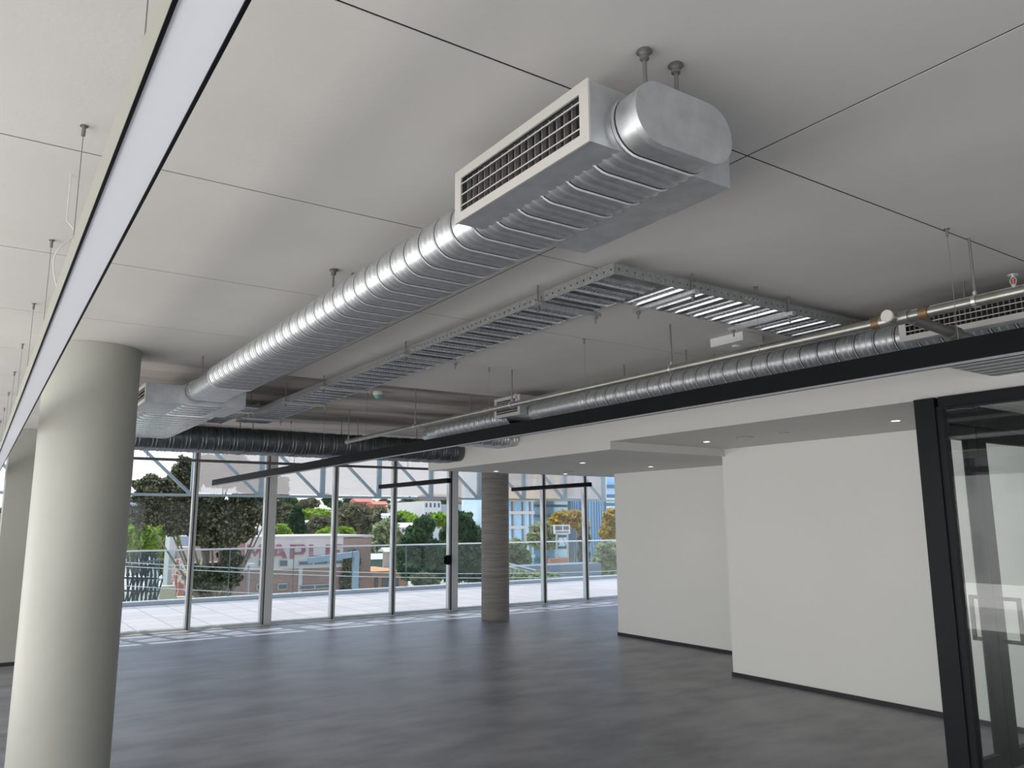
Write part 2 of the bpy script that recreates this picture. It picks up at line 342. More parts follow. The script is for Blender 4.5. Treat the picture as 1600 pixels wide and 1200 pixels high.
# main duct, running over the room towards the far glazing
t = thing('ventilation_duct', 'large shiny ribbed flat oval duct hanging overhead with grille boxes at both ends', 'duct', (1.455, 1.33, 2.645))
cx, cz, hf, rr = 1.458, 2.729, .176, .083
b = MB(); duct(b, 'y', cx, cz, hf, rr, 1.345, 5.72, phase=.075); bd = b.build('duct_body', None, t, True, mats=D2)
band(cb := MB(), cx, cz, hf, rr, 1.330, 1.352, .003); cb.build('end_cap', galv_box, t, True)
b = MB(); duct(b, 'y', cx, cz, hf-.012, rr-.006, 5.72, 6.50, smooth_from=0); b.build('smooth_sleeve', galv_duct, t, True)
b = MB(); duct(b, 'y', cx-.02, 2.698, hf+.03, .087, 6.44, 7.12, phase=.03, pitch=.14, cap0=True, k_=2.6); duct(b, 'y', 1.40, 2.706, .33, .10, 7.10, 9.12, phase=.05, pitch=.165, cap0=True, k_=2.9)
b.build('widened_duct', None, t, True, mats=[galv_lit, seam_m])
band(cb := MB(), cx, cz, hf-.012, rr-.006, 6.36, 6.40, .010); band(cb, cx, cz, hf-.012, rr-.006, 6.33, 6.345, .007); cb.build('collar', galv_duct, t, True)
band(cb := MB(), cx, cz, hf, rr, 5.705, 5.735, .006); cb.build('collar', galv_duct, t, True)
d = diffuser(t, 1.212, 1.75, 1.437, 2.112, 2.658, 2.828); tag(d, 'galvanised box with white louvred grille at the near end')
d = diffuser(t, 1.0, 1.75, 6.43, 7.09, 2.620, 2.762, fins=16); tag(d, 'second grille box, under the far end')
for (x, y) in ((1.35, 1.365), (1.466, 1.365), (1.35, 3.54), (1.463, 3.54)): rod(t, x, y, 2.80, ZC)
for (x, y) in ((1.30, 5.98), (1.60, 8.3)): rod(t, x, y, 2.78, ZC if y < 6.42 else ZS, cup=False)
# transverse duct near the glazing, dark reflection put into its steel colour
t = thing('ventilation_duct', 'dark ribbed flat oval duct crossing in front of the far glazing into the bulkhead', 'duct', (3.1, 9.45, 2.52))
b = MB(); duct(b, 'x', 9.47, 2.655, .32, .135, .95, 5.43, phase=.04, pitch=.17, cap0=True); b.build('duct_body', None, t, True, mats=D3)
for x in (2.55, 3.95): band(cb := MB(), 9.47, 2.655, .32, .135, x, x+.03, .008, 'x'); cb.build('joint_band', galv_shaded, t, True)
for x in (1.5, 2.6, 3.9, 5.0): rod(t, x, 9.2, 2.77, ZS, cup=False); rod(t, x, 9.74, 2.77, ZS, cup=False)
# right duct above the long black light
t = thing('ventilation_duct', 'slim shiny ribbed duct running above the long black light with two grille boxes', 'duct', (4.3, 2, 2.62))
cx, cz, hf, rr = 4.31, 2.70, .18, .078
b = MB(); duct(b, 'y', cx, cz, hf, rr, .2, 5.12, phase=.06, pitch=.122, cap0=True); b.build('duct_body', None, t, True, mats=D2); b = MB(); duct(b, 'y', cx, cz, hf, rr, 6.2, 7.62, phase=.06, pitch=.105); b.build('duct_body', None, t, True, mats=D2)
b = MB(); duct(b, 'y', cx, cz, hf-.008, rr-.004, 5.12, 5.85, smooth_from=0); b.build('smooth_sleeve', galv_duct, t, True); b = MB(); duct(b, 'y', cx, cz, hf-.004, rr-.002, 7.62, 7.82, smooth_from=0, cap1=True); b.build('smooth_sleeve', galv_duct, t, True)
band(cb := MB(), cx, cz, hf, rr, 5.10, 5.13, .006); cb.build('collar', galv_duct, t, True)
band(cb := MB(), cx, cz, hf, rr, 5.72, 5.79, .007); cb.build('collar', galv_duct, t, True)
d = diffuser(t, 4.05, 4.60, 1.50, 2.25, 2.645, 2.80, fins=26, louvres=3); tag(d, 'nearer grille box behind the sprinkler pipe')
d = diffuser(t, 4.05, 4.60, 5.86, 6.28, 2.675, 2.855, fins=16, louvres=4); tag(d, 'further small grille box')
b = MB(); duct(b, 'x', 8.12, 2.70, .26, .085, 4.62, 5.43, phase=.05, pitch=.13, cap0=True); b.build('branch_duct', None, t, True, mats=D2)
b = MB(); duct(b, 'y', 4.40, 2.70, .17, .078, 7.80, 8.1, smooth_from=0, cap1=True); b.build('elbow', galv_duct, t, True)
b = MB(); duct(b, 'x', 1.95, 2.70, .52, .085, 4.60, 5.43, phase=.03, pitch=.11, cap0=True); b.build('branch_duct', None, t, True, mats=D2)
for (x, y) in ((4.16, 1.95), (4.15, 4.55), (4.16, 6.9), (4.16, 3.9), (4.46, 3.9)): rod(t, x, y, 2.77, ZC if y < 6.42 else ZS, cup=False)

# ------------------------------------------------------------------ cable tray
def rail(mb, p0, p1, z0, z1, face, pitch=.05):
    """perforated side rail as a strip with holes: built of cells around round-ish holes. face = axis 'x' (runs along y) or 'y' """
    (x0, y0), (x1, y1) = p0, p1; L = math.hypot(x1-x0, y1-y0); n = int(L/pitch); dx, dy = (x1-x0)/L, (y1-y0)/L
    th = .0015; nx, ny = -dy, dx; zc = (z0+z1)/2; hr = .006
    def P(s, z, o): return (x0+dx*s+nx*o, y0+dy*s+ny*o, z)
    for o in (-th, th):
        for k in range(n+1):
            a = k*pitch; e = min(a+pitch, L)
            if e-a < .02: continue
            if e-a < pitch-1e-6: mb.add([P(a, z0, o), P(e, z0, o), P(e, z1, o), P(a, z1, o)], [(0,1,2,3)]); continue
            c = a+pitch/2; oc = [(c+hr*math.cos(R(45*i+22.5)), zc+hr*math.sin(R(45*i+22.5))) for i in range(8)]
            vs = [P(a, z0, o), P(e, z0, o), P(e, z1, o), P(a, z1, o)]+[P(s, z, o) for s, z in oc]
            mb.add(vs, [(1,2,4,11),(2,5,4),(2,3,6,5),(3,7,6),(3,0,8,7),(0,9,8),(0,1,10,9),(1,11,10)])
    mb.bar(P(0, z0, 0), P(L, z0, 0), .004, .003); mb.bar(P(0, z1, 0), P(L, z1, 0), .010, .003)
def tray_base(mb, axis, u0, u1, s0, s1, z, pitch=.145):
    """corrugated floor: raised perforated ribs with gaps between; returns shade-dark plates for them. axis = running direction"""
    def put(sa, ua, sb, ub, za, zb):
        if axis == 'y': mb.add([(ua, sa, za), (ub, sa, za), (ub, sb, zb), (ua, sb, zb)], [(0,1,2,3)])
        else: mb.add([(sa, ua, za), (sa, ub, za), (sb, ub, zb), (sb, ua, zb)], [(0,1,2,3)])
    s = s0; shade_gaps = []
    while s < s1-.02:
        prof = [(0, 0), (.010, 0), (.018, .018), (.028, .018), (.036, .003)]
        for (a, za), (c, zb) in zip(prof, prof[1:]): put(s+a, u0, s+c, u1, z+za, z+zb)
        # perforated flat: two solid edges + rungs between the slots
        a = s+.036; m = .012
        put(a, u0, a+m*.5, u1, z+.003, z+.003); put(a+.032, u0, a+.038, u1, z+.003, z+.003)
        k = 0; u = u0
        while u < u1-.006: put(a+m*.5, u, a+.032, min(u+.010, u1), z+.003, z+.003); u += .022
        e = a+.038; prof = [(0, .003), (.008, .018), (.016, .018), (.022, 0), (.030, 0)]
        for (q, za), (c, zb) in zip(prof, prof[1:]): put(e+q, u0, e+c, u1, z+za, z+zb)
        shade_gaps.append((e+.030, s+pitch))
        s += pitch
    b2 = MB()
    for a, c in shade_gaps:
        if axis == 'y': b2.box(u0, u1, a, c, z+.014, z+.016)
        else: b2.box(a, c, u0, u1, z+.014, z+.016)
    return b2
t = thing('cable_tray', 'L-shaped perforated galvanised cable tray hanging under the ceiling', 'cable tray', (2.36, 2.63, 2.83))
z0, z1 = 2.83, 2.882
for nm, p0, p1, f in (('side_rail', (2.36, 2.63), (2.36, 9.0), 0), ('side_rail', (2.705, 2.985), (2.705, 9.0), 0), ('side_rail', (2.36, 2.63), (5.40, 2.63), 0), ('side_rail', (2.705, 2.985), (5.40, 2.985), 0)):
    b = MB(); rail(b, p0, p1, z0, z1, 'x'); b.build(nm, rail_m, t)
b = MB(); c2 = tray_base(b, 'y', 2.362, 2.703, 2.70, 8.98, z0); b.build('tray_base', zinc, t); c2.build('shade_dark_channels', galv_shaded, t)  # channel plates darker than the tray: shade painted into their colour
b = MB(); c2 = tray_base(b, 'x', 2.632, 2.983, 2.72, 5.36, z0); b.build('tray_base', zinc, t); c2.build('shade_dark_channels', galv_shaded, t)
def trapeze(parent, pa, pb, z, zt):
    """strut channel under the tray hung from two rods"""
    b = MB(); b.bar((*pa, z-.012), (*pb, z-.012), .030, .020); s = b.build('support_channel', galv, parent)
    d = Vector((pb[0]-pa[0], pb[1]-pa[1])).normalized()*.03
    for (x, y) in ((pa[0]+d.x, pa[1]+d.y), (pb[0]-d.x, pb[1]-d.y)):
        MB().cyl((x, y, z-.06), (x, y, zt), .005, 8).cyl((x, y, z-.034), (x, y, z-.024), .012, 6).build('hanger_rod', rod_m, parent)
for y in (3.21, 4.745, 6.27, 7.25, 8.6): trapeze(t, (2.31, y), (2.76, y), z0, ZC if y < 6.42 else ZS)
for x in (2.86, 3.62, 4.4): trapeze(t, (x, 2.59), (x, 3.04), z0, ZC)
for (x, y) in ((2.357, 4.60), (2.357, 7.15), (2.357, 7.4)):
    for dy in (0, .03, .07, .1): MB().cyl((x-.012, y+dy, z0+.026), (x+.004, y+dy, z0+.026), .008, 6).build('splice_bolt', galv, t)
for dx in (0, .03, .07, .1): MB().cyl((3.27+dx, 2.618, z0+.026), (3.27+dx, 2.634, z0+.026), .008, 6).build('splice_bolt', galv, t)
t = thing('cable_tray', 'short far length of cable tray beside the second grille box', 'cable tray', (2.0, 8.4, 2.8))
b = MB(); rail(b, (1.95, 7.6), (1.95, 9.1), 2.80, 2.85, 'x'); b.build('side_rail', rail_m, t)
b = MB(); rail(b, (2.2, 7.6), (2.2, 9.1), 2.80, 2.85, 'x'); b.build('side_rail', rail_m, t)
b = MB(); tray_base(b, 'y', 1.952, 2.198, 7.6, 9.0, 2.80); b.build('tray_base', zinc, t); trapeze(t, (1.92, 7.9), (2.23, 7.9), 2.80, ZS)

# ------------------------------------------------------------------ sprinkler pipework
t = thing('sprinkler_pipe', 'long thin galvanised sprinkler pipe running beside the slim duct', 'pipe', (3.52, 4, 2.61))
px_, pz_ = 3.52, 2.632
MB().cyl((px_, -1.5, pz_), (px_, 8.62, pz_), .0235, 20).build('pipe', pipe_m, t, True)
for y in (8.60, 1.83, 2.06):
    MB().cyl((px_, y-.02, pz_), (px_, y+.02, pz_), .030, 20).build('coupling', copper if y < 3 else pipe_m, t, True)
MB().cyl((px_, 1.90, pz_), (px_, 2.04, pz_), .032, 20).cyl((px_, 1.97, pz_), (px_-.062, 1.97, pz_+.005), .027, 20).build('tee', pipe_m, t, True)
MB().cyl((px_-.062, 1.97, pz_+.005), (px_-.075, 1.97, pz_+.006), .029, 20).build('cap', paint_w, t, True)
MB().cyl((px_+.02, 1.90, pz_-.012), (4.03, 1.88, pz_-.05), .025, 16).cyl((3.84, 1.884, pz_-.036), (3.90, 1.884, pz_-.041), .036, 16).build('branch_pipe', mat('dark_pipe', (.16,.16,.15), .45, .6), t, True)
for y, zt in ((1.607, ZC), (3.425, ZC), (5.2, ZC), (6.9, ZS), (8.58, ZS)):
    rod(t, px_+.002, y, pz_+.035, zt, .006, cup=False)
    MB().cyl((px_, y-.008, pz_), (px_, y+.008, pz_), .029, 16).box(px_-.006, px_+.010, y-.006, y+.006, pz_+.024, pz_+.045).build('pipe_clip', galv, t)
for y in (1.45, 5.134):
    b = MB().cyl((px_, y, pz_+.02), (px_, y, pz_+.035), .010, 10)
    for s in (-1, 1): b.bar((px_, y+s*.008, pz_+.035), (px_, y+s*.013, pz_+.055), .003); b.bar((px_, y+s*.013, pz_+.055), (px_, y, pz_+.075), .003)
    b.lathe([(.001, 0), (.020, .001), (.021, .003), (.001, .004)], (px_, y, pz_+.075), 12); h = b.build('sprinkler_head', galv, t)
    MB().cyl((px_, y, pz_+.036), (px_, y, pz_+.062), .005, 8).build('bulb', redbulb, h)
t = thing('window_pipe', 'thin dark pipe spanning across the tops of the far windows', 'pipe', (3.5, 12, 2.6))
MB().cyl((.2, 12, 2.605), (7.0, 12, 2.605), .020, 12).build('pipe', mat('grey_painted_pipe', (.13, .13, .125), .5, .3), t, True)
for x in (.6, 1.95, 4.05, 6.0): rod(t, x, 12, 2.61, ZC if x < .7 else ZS, .004, cup=False)

# ------------------------------------------------------------------ pendant linear lights
def linear(label, x0, x1, y0, y1, z0, z1, housing, diff, wires, wx, group=None, zf=None, rounded=False):
    t = thing('linear_pendant_light', label, 'light', ((x0+x1)/2, (y0+y1)/2, z0), group)
    b = MB(); w = .004
    b.box(x0, x0+w, y0, y1, z0, z1); b.box(x1-w, x1, y0, y1, z0, z1); b.box(x0+w, x1-w, y0, y1, z1-w, z1); b.box(x0+w, x1-w, y0, y0+w, z0, z1-w); b.box(x0+w, x1-w, y1-w, y1, z0, z1-w)
    b.build('housing', housing, t)
    MB().box(x0+w+.001, x1-w-.001, y0+w, y1-w, z0+.002, z0+.010).build('diffuser', diff, t)
    if rounded:
        MB().box(x0-.0006, x0+w+.001, y0, y1, z0-.001, z0+.002).box(x1-w-.001, x1+.0006, y0, y1, z0-.001, z0+.002).build('edge_gasket', blackm, t)
    for y in wires:
        zc = zf(y)
        MB().cyl((wx, y, z1), (wx, y, zc-.03), .0013, 5).build('suspension_wire', rod_m, t)
        MB().cyl((wx, y, zc-.034), (wx, y, zc), .006, 8).cyl((wx, y, zc-.003), (wx, y, zc), .012, 10).build('wire_anchor', rod_m, t)
    return t
linear('long silver light with pale diffuser sweeping from the top left corner', .138, .213, -1.2, 13.7, 2.30, 2.375, silver, lit_diff, [.22, 1.42]+[2.62+1.2*k for k in range(9)], .176, zf=lambda y: ZC, rounded=True)
linear('long black light bar crossing the view below the slim duct', 3.283, 3.36, -1.2, 13.85, 2.336, 2.428, blackm, diffuser_m, [.4, 1.60, 2.60]+[4.03+1.2*k for k in range(8)], 3.322, zf=lambda y: ZC if y < 6.43 else ZS)
linear('short black light bar left of the concrete column', 6.26, 6.335, 11.12, 13.72, 2.33, 2.405, blackm, diffuser_m, [11.6, 13.2], 6.30, zf=lambda y: ZS)
linear('short black light bar right of the concrete column', 9.18, 9.255, 11.1, 13.6, 2.33, 2.405, blackm, diffuser_m, [11.6, 13.2], 9.22, zf=lambda y: ZS)
t = thing('cable_loop', 'small loose white cable loop beside the silver light', 'cable', (.16, 3.0, 2.70))
b = MB(); pts = [Vector((.178+.028*math.sin(a), 3.02+.02*math.cos(a), 2.75-.06*math.sin(a/2)-.28*(a/6.3)**3)) for a in np.linspace(0, 6, 18)]
for p, q in zip(pts, pts[1:]): b.cyl(p, q, .002, 5)
b.cyl((.178, 3.04, 2.75), (.178, 3.04, ZC), .002, 5); b.build('cable', paint_w, t)

# ------------------------------------------------------------------ small ceiling fittings
c = (3.29, 7.27, ZS)
t = thing('smoke_detector', 'round pale smoke detector on the raw concrete soffit', 'smoke detector', (c[0], c[1], ZS-.075))
MB().lathe([(.052, 0), (.055, -.02), (.050, -.035)], c, 28).build('base', white_p, t, True); MB().lathe([(.046, -.035), (.040, -.055), (.020, -.072), (.004, -.075)], c, 28).build('lens', greenlens, t, True)
t = thing('emergency_light', 'white rectangular emergency light box on the dark ceiling above the slim duct', 'emergency light', (4.155, 3.44, 2.86))
MB().box(4.055, 4.255, 3.30, 3.575, 2.862, ZC).build('box', white_p, t); MB().lathe([(.03, 0), (.026, -.008), (.012, -.012)], (4.155, 3.44, 2.862), 16).build('lens', lensw, t, True)
lab = {(6.30, 9.73): 'small round lit downlight nearest the concrete column', (6.36, 7.80): 'small round lit downlight on the lower soffit in front of the concrete column', (7.63, 7.89): 'small round lit downlight on the lower soffit nearest the further white wall',
       (6.33, 5.70): 'small round lit downlight on the raised soffit near its step', (6.365, 3.64): 'small round lit downlight on the raised soffit beside the black corner post',
       (6.365, 1.57): 'small round lit downlight behind the glass partition', (7.6, 9.75): 'small round lit downlight on the lower soffit by the far wall end'}
lit = mat('lit_lamp', (1, .95, .85), .4, emit=((1.0, .90, .76), 9))
for (x, y), lb in lab.items():
    z = 2.44 if y > 6.2 else 2.525
    t = thing('downlight', lb, 'downlight', (x, y, z-.004), 'recessed downlights in the white soffit')
    MB().lathe([(.034, 0), (.046, 0), (.046, -.004), (.036, -.005), (.034, -.002)], (x, y, z), 24).build('trim', white_p, t); MB().lathe([(.034, -.0005), (.033, -.003)], (x, y, z), 20).build('lamp', lit, t)
    L = lamp('downlight_beam', 'SPOT', 4, (1, .88, .72), (x, y, z-.012), (0, 0, -1), spot_size=R(95), spot_blend=.6, shadow_soft_size=.03)
    L.parent = t; L.location = (0, 0, -.008)
for (x, y), lb in {(6.32, 5.19): 'flat round ceiling speaker disc on the raised soffit', (6.33, 4.73): 'thin small slotted sensor disc on the raised soffit', (7.30, 9.3): 'flat pale disc on the lower soffit between two downlights'}.items():
    z = 2.44 if y > 6.2 else 2.525; r = .085 if y != 4.73 else .05
    t = thing('ceiling_disc', lb, 'ceiling fitting', (x, y, z-.006)); MB().lathe([(r, 0), (r, -.004), (r*.9, -.006)], (x, y, z), 28).build('rim', mat('grey_rim', (.3,.3,.29), .6), t); MB().lathe([(r*.88, -.0055), (r*.88, -.0075)], (x, y, z), 24).build('face', soffit_m, t)

# ------------------------------------------------------------------ black framed glass partition and doors
t = thing('glass_partition', 'black framed full height glass partition at the right edge', 'partition', (5.43, 1, 0))
b = MB(); b.box(5.385, 5.425, 2.80, 2.94, 0, 2.525).box(5.43, 5.475, 2.77, 2.94, 0, 2.525).box(5.40, 5.47, 2.755, 2.80, 0, 2.46).box(5.424, 5.431, 2.81, 2.93, 0, 2.52); b.build('corner_post', blackf, t)
MB().box(5.385, 5.475, YB, 2.77, 2.455, 2.525).box(5.40, 5.46, YB, 2.755, 2.44, 2.456).build('head_rail', blackf, t)
MB().box(5.40, 5.46, YB, 2.755, 0, .07).build('bottom_rail', blackf, t)
MB().box(5.425, 5.435, YB, 2.755, .07, 2.44).build('pane', part_glass, t)
t = thing('door_frame', 'black head beam over the double glass doors', 'door frame', (6.3, 2.9, 2.37))
MB().box(5.476, 7.178, 2.85, 2.94, 2.375, 2.524).build('head_beam', blackf, t)
def leaf(label, x0, x1, stile_right):
    t = thing('glass_door', label, 'door', ((x0+x1)/2, 2.9, 0), 'black framed double glass doors')
    a, c = 2.88, 2.925
    MB().box(x0, x0+.13, a, c, .01, 2.37).build('stile', blackf, t); MB().box(x1-.13, x1, a, c, .01, 2.37).build('stile', blackf, t)
    MB().box(x0+.13, x1-.13, a, c, .01, .12).build('bottom_rail', blackf, t); MB().box(x0+.13, x1-.13, a, c, 2.27, 2.37).build('top_rail', blackf, t)
    MB().box(x0+.13, x1-.13, 2.898, 2.907, .12, 2.27).build('pane', part_glass, t)
    if stile_right: return
    hx = x0+.05
    for sg, yy in ((-1, a), (1, c)):
        yo = yy+sg*.14; MB().box(hx-.012, hx+.012, yy, yo, 1.13, 1.155).box(hx-.012, hx+.012, yy, yo, .835, .86).box(hx-.012, hx+.012, yo-.012, yo+.012, .835, 1.155).build('pull_handle', mat('dark_steel_handle', (.05,.05,.05), .3, .8), t)
leaf('left leaf of the black framed double glass doors, next to the corner post', 5.50, 6.087, True)
leaf('right leaf of the black framed double glass doors, with the handle in view', 6.095, 7.16, False)

# ------------------------------------------------------------------ outside: truss, screens, balustrade
TX = [3.237+1.205*k for k in range(-6, 10)]; TYY = 15.0
t = thing('screen_truss', 'pale blue-grey steel truss with diagonals hanging outside above the terrace', 'truss', (8, TYY, 2.19))
MB().box(TX[0], TX[-1], TYY-.04, TYY+.04, 2.19, 2.235).build('bottom_chord', steel_blue, t)
MB().box(TX[0], TX[-1], TYY-.04, TYY+.04, 3.30, 3.36).build('middle_chord', steel_blue, t); MB().box(TX[0], TX[-1], TYY-.04, TYY+.04, 4.4, 4.46).build('top_chord', steel_blue, t)
for k, x in enumerate(TX):
    MB().box(x-.045, x+.045, TYY-.03, TYY+.03, 2.235, 4.4).build('upright', steel_blue, t)
    if k:
        MB().bar((TX[k-1], TYY, 3.31), (x-.03, TYY, 2.22), .05, .055, (0,1,0)).bar((TX[k-1], TYY, 4.41), (x-.03, TYY, 3.33), .05, .055, (0,1,0)).build('diagonal', steel_blue, t)
for k in range(6, 14): MB().box(TX[k]+.05, TX[k+1], TYY+.05, TYY+.054, 2.25, 3.32).build('screen_panel', screen_m, t)
MB().box(-4, TX[3]-.3, TYY+.05, TYY+.054, 1.9, 3.32).build('screen_panel', screen_m, t)
struct('trim_kerb', MB().box(-12, 24, 18.85, 19.1, -.02, .07), kerb_m, label='grey kerb along the terrace edge', cat='kerb')
t = thing('balustrade', 'frameless glass balustrade with pale metal handrail along the terrace edge', 'balustrade', (6, 19, .07))
MB().box(-12, 24, 18.965, 19.035, 1.115, 1.15).build('handrail', mat('handrail_metal', (.66,.67,.68), .35, .4), t)
for k in range(22):
    x = -10+k*1.5; MB().box(x+.008, x+1.492, 18.993, 19.007, .07, 1.115).build('glass_panel', bal_glass, t)
    MB().box(x-.008, x+.008, 18.99, 19.01, .07, 1.115).build('joint', mat('panel_joint', (.12,.16,.16), .5), t)
# left terrace railing and pale building for the glass to mirror
t = thing('balustrade', 'glass balustrade of the side terrace', 'balustrade', (-9, 5, .07))
MB().box(-9.03, -8.97, -5, 18.8, 1.1, 1.14).build('handrail', MATS['handrail_metal'], t); MB().box(-9.006, -8.994, -5, 18.8, 0, 1.1).build('glass_panel', bal_glass, t)

# ------------------------------------------------------------------ outside: ground
def gz(X, Y):
    z = -6.5
    if Y > 66: z += (Y-66)*.050
    return min(z, 5.6)
xs = np.linspace(-200, 520, 61); ys = np.concatenate([np.linspace(19.6, 66, 8), np.linspace(80, 360, 24), [420, 520]])
V = [(x, y, gz(x, y)+(.6*math.sin(x*.06+y*.03) if y > 80 else 0)) for y in ys for x in xs]; nx_ = len(xs)
g = MB(); g.add(V, [(j*nx_+i, j*nx_+i+1, (j+1)*nx_+i+1, (j+1)*nx_+i) for j in range(len(ys)-1) for i in range(nx_-1)])
struct('floor_ground', g, mat('hill_ground', (.26, .27, .17), .9, noise=(.05, (.50, .44, .38), .38, .55)), label='green and sandy ground rising to the far hillside', cat='ground', smooth=True)
def tri(u, k): return u
def leaves(name, clumps, n, size, m, parent):
    """clumps: (cx,cy,cz, rx,ry,rz); n leaf quads in total"""
    w = np.array([c[3]*c[5] for c in clumps]); w = w/w.sum(); idx = rng.choice(len(clumps), n, p=w); C = np.array(clumps)[idx]
    d = rng.normal(size=(n, 3)); d /= np.linalg.norm(d, axis=1)[:, None]; rad = rng.uniform(.45, 1.0, n)**.6
    bump = 1+.22*np.sin(d[:, 0]*5+C[:, 0])*np.cos(d[:, 2]*6+C[:, 2])
    P = C[:, :3]+d*C[:, 3:6]*(rad*bump)[:, None]
    a = rng.normal(size=(n, 3)); a /= np.linalg.norm(a, axis=1)[:, None]; bb = rng.normal(size=(n, 3)); bb = np.cross(a, bb); bb /= np.linalg.norm(bb, axis=1)[:, None]
    s = size*rng.uniform(.5, 1.3, n)[:, None]
    V = np.stack([P-a*s, P+bb*s*.55, P+a*s, P-bb*s*.55], 1).reshape(-1, 3)
    org = Vector((0,0,0)); p = parent
    while p is not None: org += p.location; p = p.parent
    V = V-np.array(org); me = bpy.data.meshes.new(name)
    me.vertices.add(4*n); me.vertices.foreach_set('co', V.ravel()); me.loops.add(4*n); me.loops.foreach_set('vertex_index', np.arange(4*n))
    me.polygons.add(n); me.polygons.foreach_set('loop_start', np.arange(n)*4); me.polygons.foreach_set('loop_total', np.full(n, 4)); me.materials.append(m); me.update(); me.validate()
    o = bpy.data.objects.new(name, me); COL.objects.link(o); o.parent = parent; return o
bark = mat('bark', (.13, .10, .08), .9, noise=(3, (.26, .22, .18), .35, .65, (1, 1, .2)))
LM = {'gum': leaf_mat('gum_leaves', (.035, .05, .025), (.085, .095, .05), (.34, .31, .20)),  # palest leaf tone raised to stand in for sunlit highlights
      'fresh': leaf_mat('fresh_leaves', (.13, .24, .03), (.26, .40, .06), (.38, .50, .10)),
      'olive': leaf_mat('olive_leaves', (.09, .10, .05), (.17, .17, .10), (.27, .25, .16)),
      'deep': leaf_mat('deep_leaves', (.03, .07, .035), (.07, .13, .06), (.14, .20, .09)),
      'cypress': leaf_mat('cypress_leaves', (.025, .06, .035), (.045, .09, .05), (.07, .12, .06)),
      'gold': leaf_mat('golden_leaves', (.25, .25, .05), (.45, .36, .09), (.62, .34, .12)),
      'pale': leaf_mat('pale_leaves', (.18, .24, .12), (.34, .38, .20), (.50, .50, .32))}
def tree(label, clumps, Y, kind, n, size, base=None, group=None, cat='tree', name='tree', dep=1.0, trunk=None, zb=None):
    """clumps in picture terms (x, y, rx, ry) at distance Y"""
    k = Y/math.cos(YAW)/FPX*.92
    cs = []
    for i, c in enumerate(clumps):
        x, y, rx = c[:3]; ry = c[3] if len(c) > 3 else rx; dy = (rng.uniform(-.5, .5)*dep*rx*k) if i else 0
        X, _, Z = PY(x, y, Y+dy); kk = (X**2+Y**2)**.5/FPX*1.0; cs.append((X, Y+dy, Z, rx*kk, rx*kk*dep, ry*kk))
    bx = PY(base, 900, Y)[0] if base else np.mean([c[0] for c in cs]); g0 = gz(bx, Y) if zb is None else zb
    t = thing(name, label, cat, (bx, Y, g0), group)
    leaves('foliage', cs, n, size, LM[kind], t)
    top = Vector((np.mean([c[0] for c in cs]), Y, np.mean([c[2] for c in cs]))); tr = trunk or max(.12, (top.z-g0)*.03)
    b = MB(); fk = Vector((bx+.1, Y, g0+(top.z-g0)*.55)); b.cyl((bx, Y, g0-.3), fk, tr, 10, tr*.65)
    for c in cs[:12]: b.cyl(fk-Vector((0, 0, rng.uniform(0, .3)*(fk.z-g0))), (c[0], c[1], c[2]), tr*.2, 6, tr*.06)
    b.build('trunk', bark, t, True); return t
tree('big dark gum tree with spreading crown seen left of the lettered building',
     [(330, 800, 34, 26), (350, 735, 42, 26), (300, 738, 28, 24), (398, 748, 30, 22), (428, 762, 22, 20), (242, 768, 30, 22), (280, 762, 26, 22), (225, 806, 20, 16), (262, 796, 28, 20), (300, 795, 26, 20), (385, 796, 32, 24), (420, 804, 20, 20), (360, 826, 34, 20),
      (322, 838, 22, 14), (282, 822, 22, 14), (376, 832, 18, 14), (345, 848, 22, 10), (360, 874, 18, 16), (348, 898, 22, 18), (322, 908, 22, 16), (364, 905, 12, 12), (308, 900, 14, 14)], 36, 'gum', 70000, .095, base=338, dep=.9, trunk=.38)
X, _, Z = PY(318, 905, 36)
t = [o for o in COL.objects if str(o.get('label', '')).startswith('big dark gum')][0]; b = MB().cyl((X, 36.6, -6.8), (X+.2, 36.6, Z+1.5), .22, 10, .14).cyl((X+.2, 36.6, Z+1.5), (X-.5, 36.4, Z+4.0), .09, 8, .03).cyl((X+.2, 36.6, Z+1.3), (X+1.0, 36.5, Z+4.2), .09, 8, .03); b.build('trunk', bark, t, True)
tree('bright green leafy tree beside the round column', [(216, 838, 20, 18), (205, 852, 14, 16), (230, 848, 14, 14)], 50, 'fresh', 5200, .26)
tree('bright green leafy tree behind the pale graffiti tower', [(258, 842, 16, 16), (252, 856, 14, 14), (268, 852, 8, 12)], 52, 'fresh', 4200, .26)
tree('dark green shrubby tree behind the steel frame', [(262, 875, 14, 16)], 54, 'deep', 2000, .3)
tree('narrow dark green cypress above the lettered building', [(464, 800, 6, 8), (463, 812, 10, 10), (462, 824, 14, 10), (462, 832, 15, 6)], 85, 'cypress', 4500, .32, dep=.9)
tree('bare branched brownish tree on the skyline', [(482, 788, 16, 8), (475, 794, 12, 7)], 210, 'olive', 1200, .8)
tree('light green hedge-like tree on the hillside left of the olive trees', [(480, 806, 22, 7), (500, 804, 18, 7)], 150, 'fresh', 2400, .7)
tree('grey olive bushy tree just behind the lettered building', [(505, 820, 20, 12), (490, 830, 14, 10)], 95, 'olive', 4000, .45)
tree('broad rounded grey olive tree in the middle of the hillside', [(555, 808, 30, 18), (535, 818, 24, 16), (575, 812, 20, 14), (548, 798, 18, 10), (560, 826, 24, 12)], 110, 'olive', 9000, .5)
tree('yellow-green tree rising behind the roof of the lettered building, left', [(508, 838, 12, 8), (516, 834, 10, 7)], 75, 'fresh', 1800, .4)
tree('yellow-green tree rising behind the roof of the lettered building, right', [(540, 836, 10, 8), (534, 832, 7, 6)], 76, 'fresh', 1800, .4)
tree('yellow-green shrub beside the big gum tree', [(436, 832, 12, 10), (428, 842, 10, 8), (446, 838, 8, 8)], 72, 'fresh', 2200, .4)
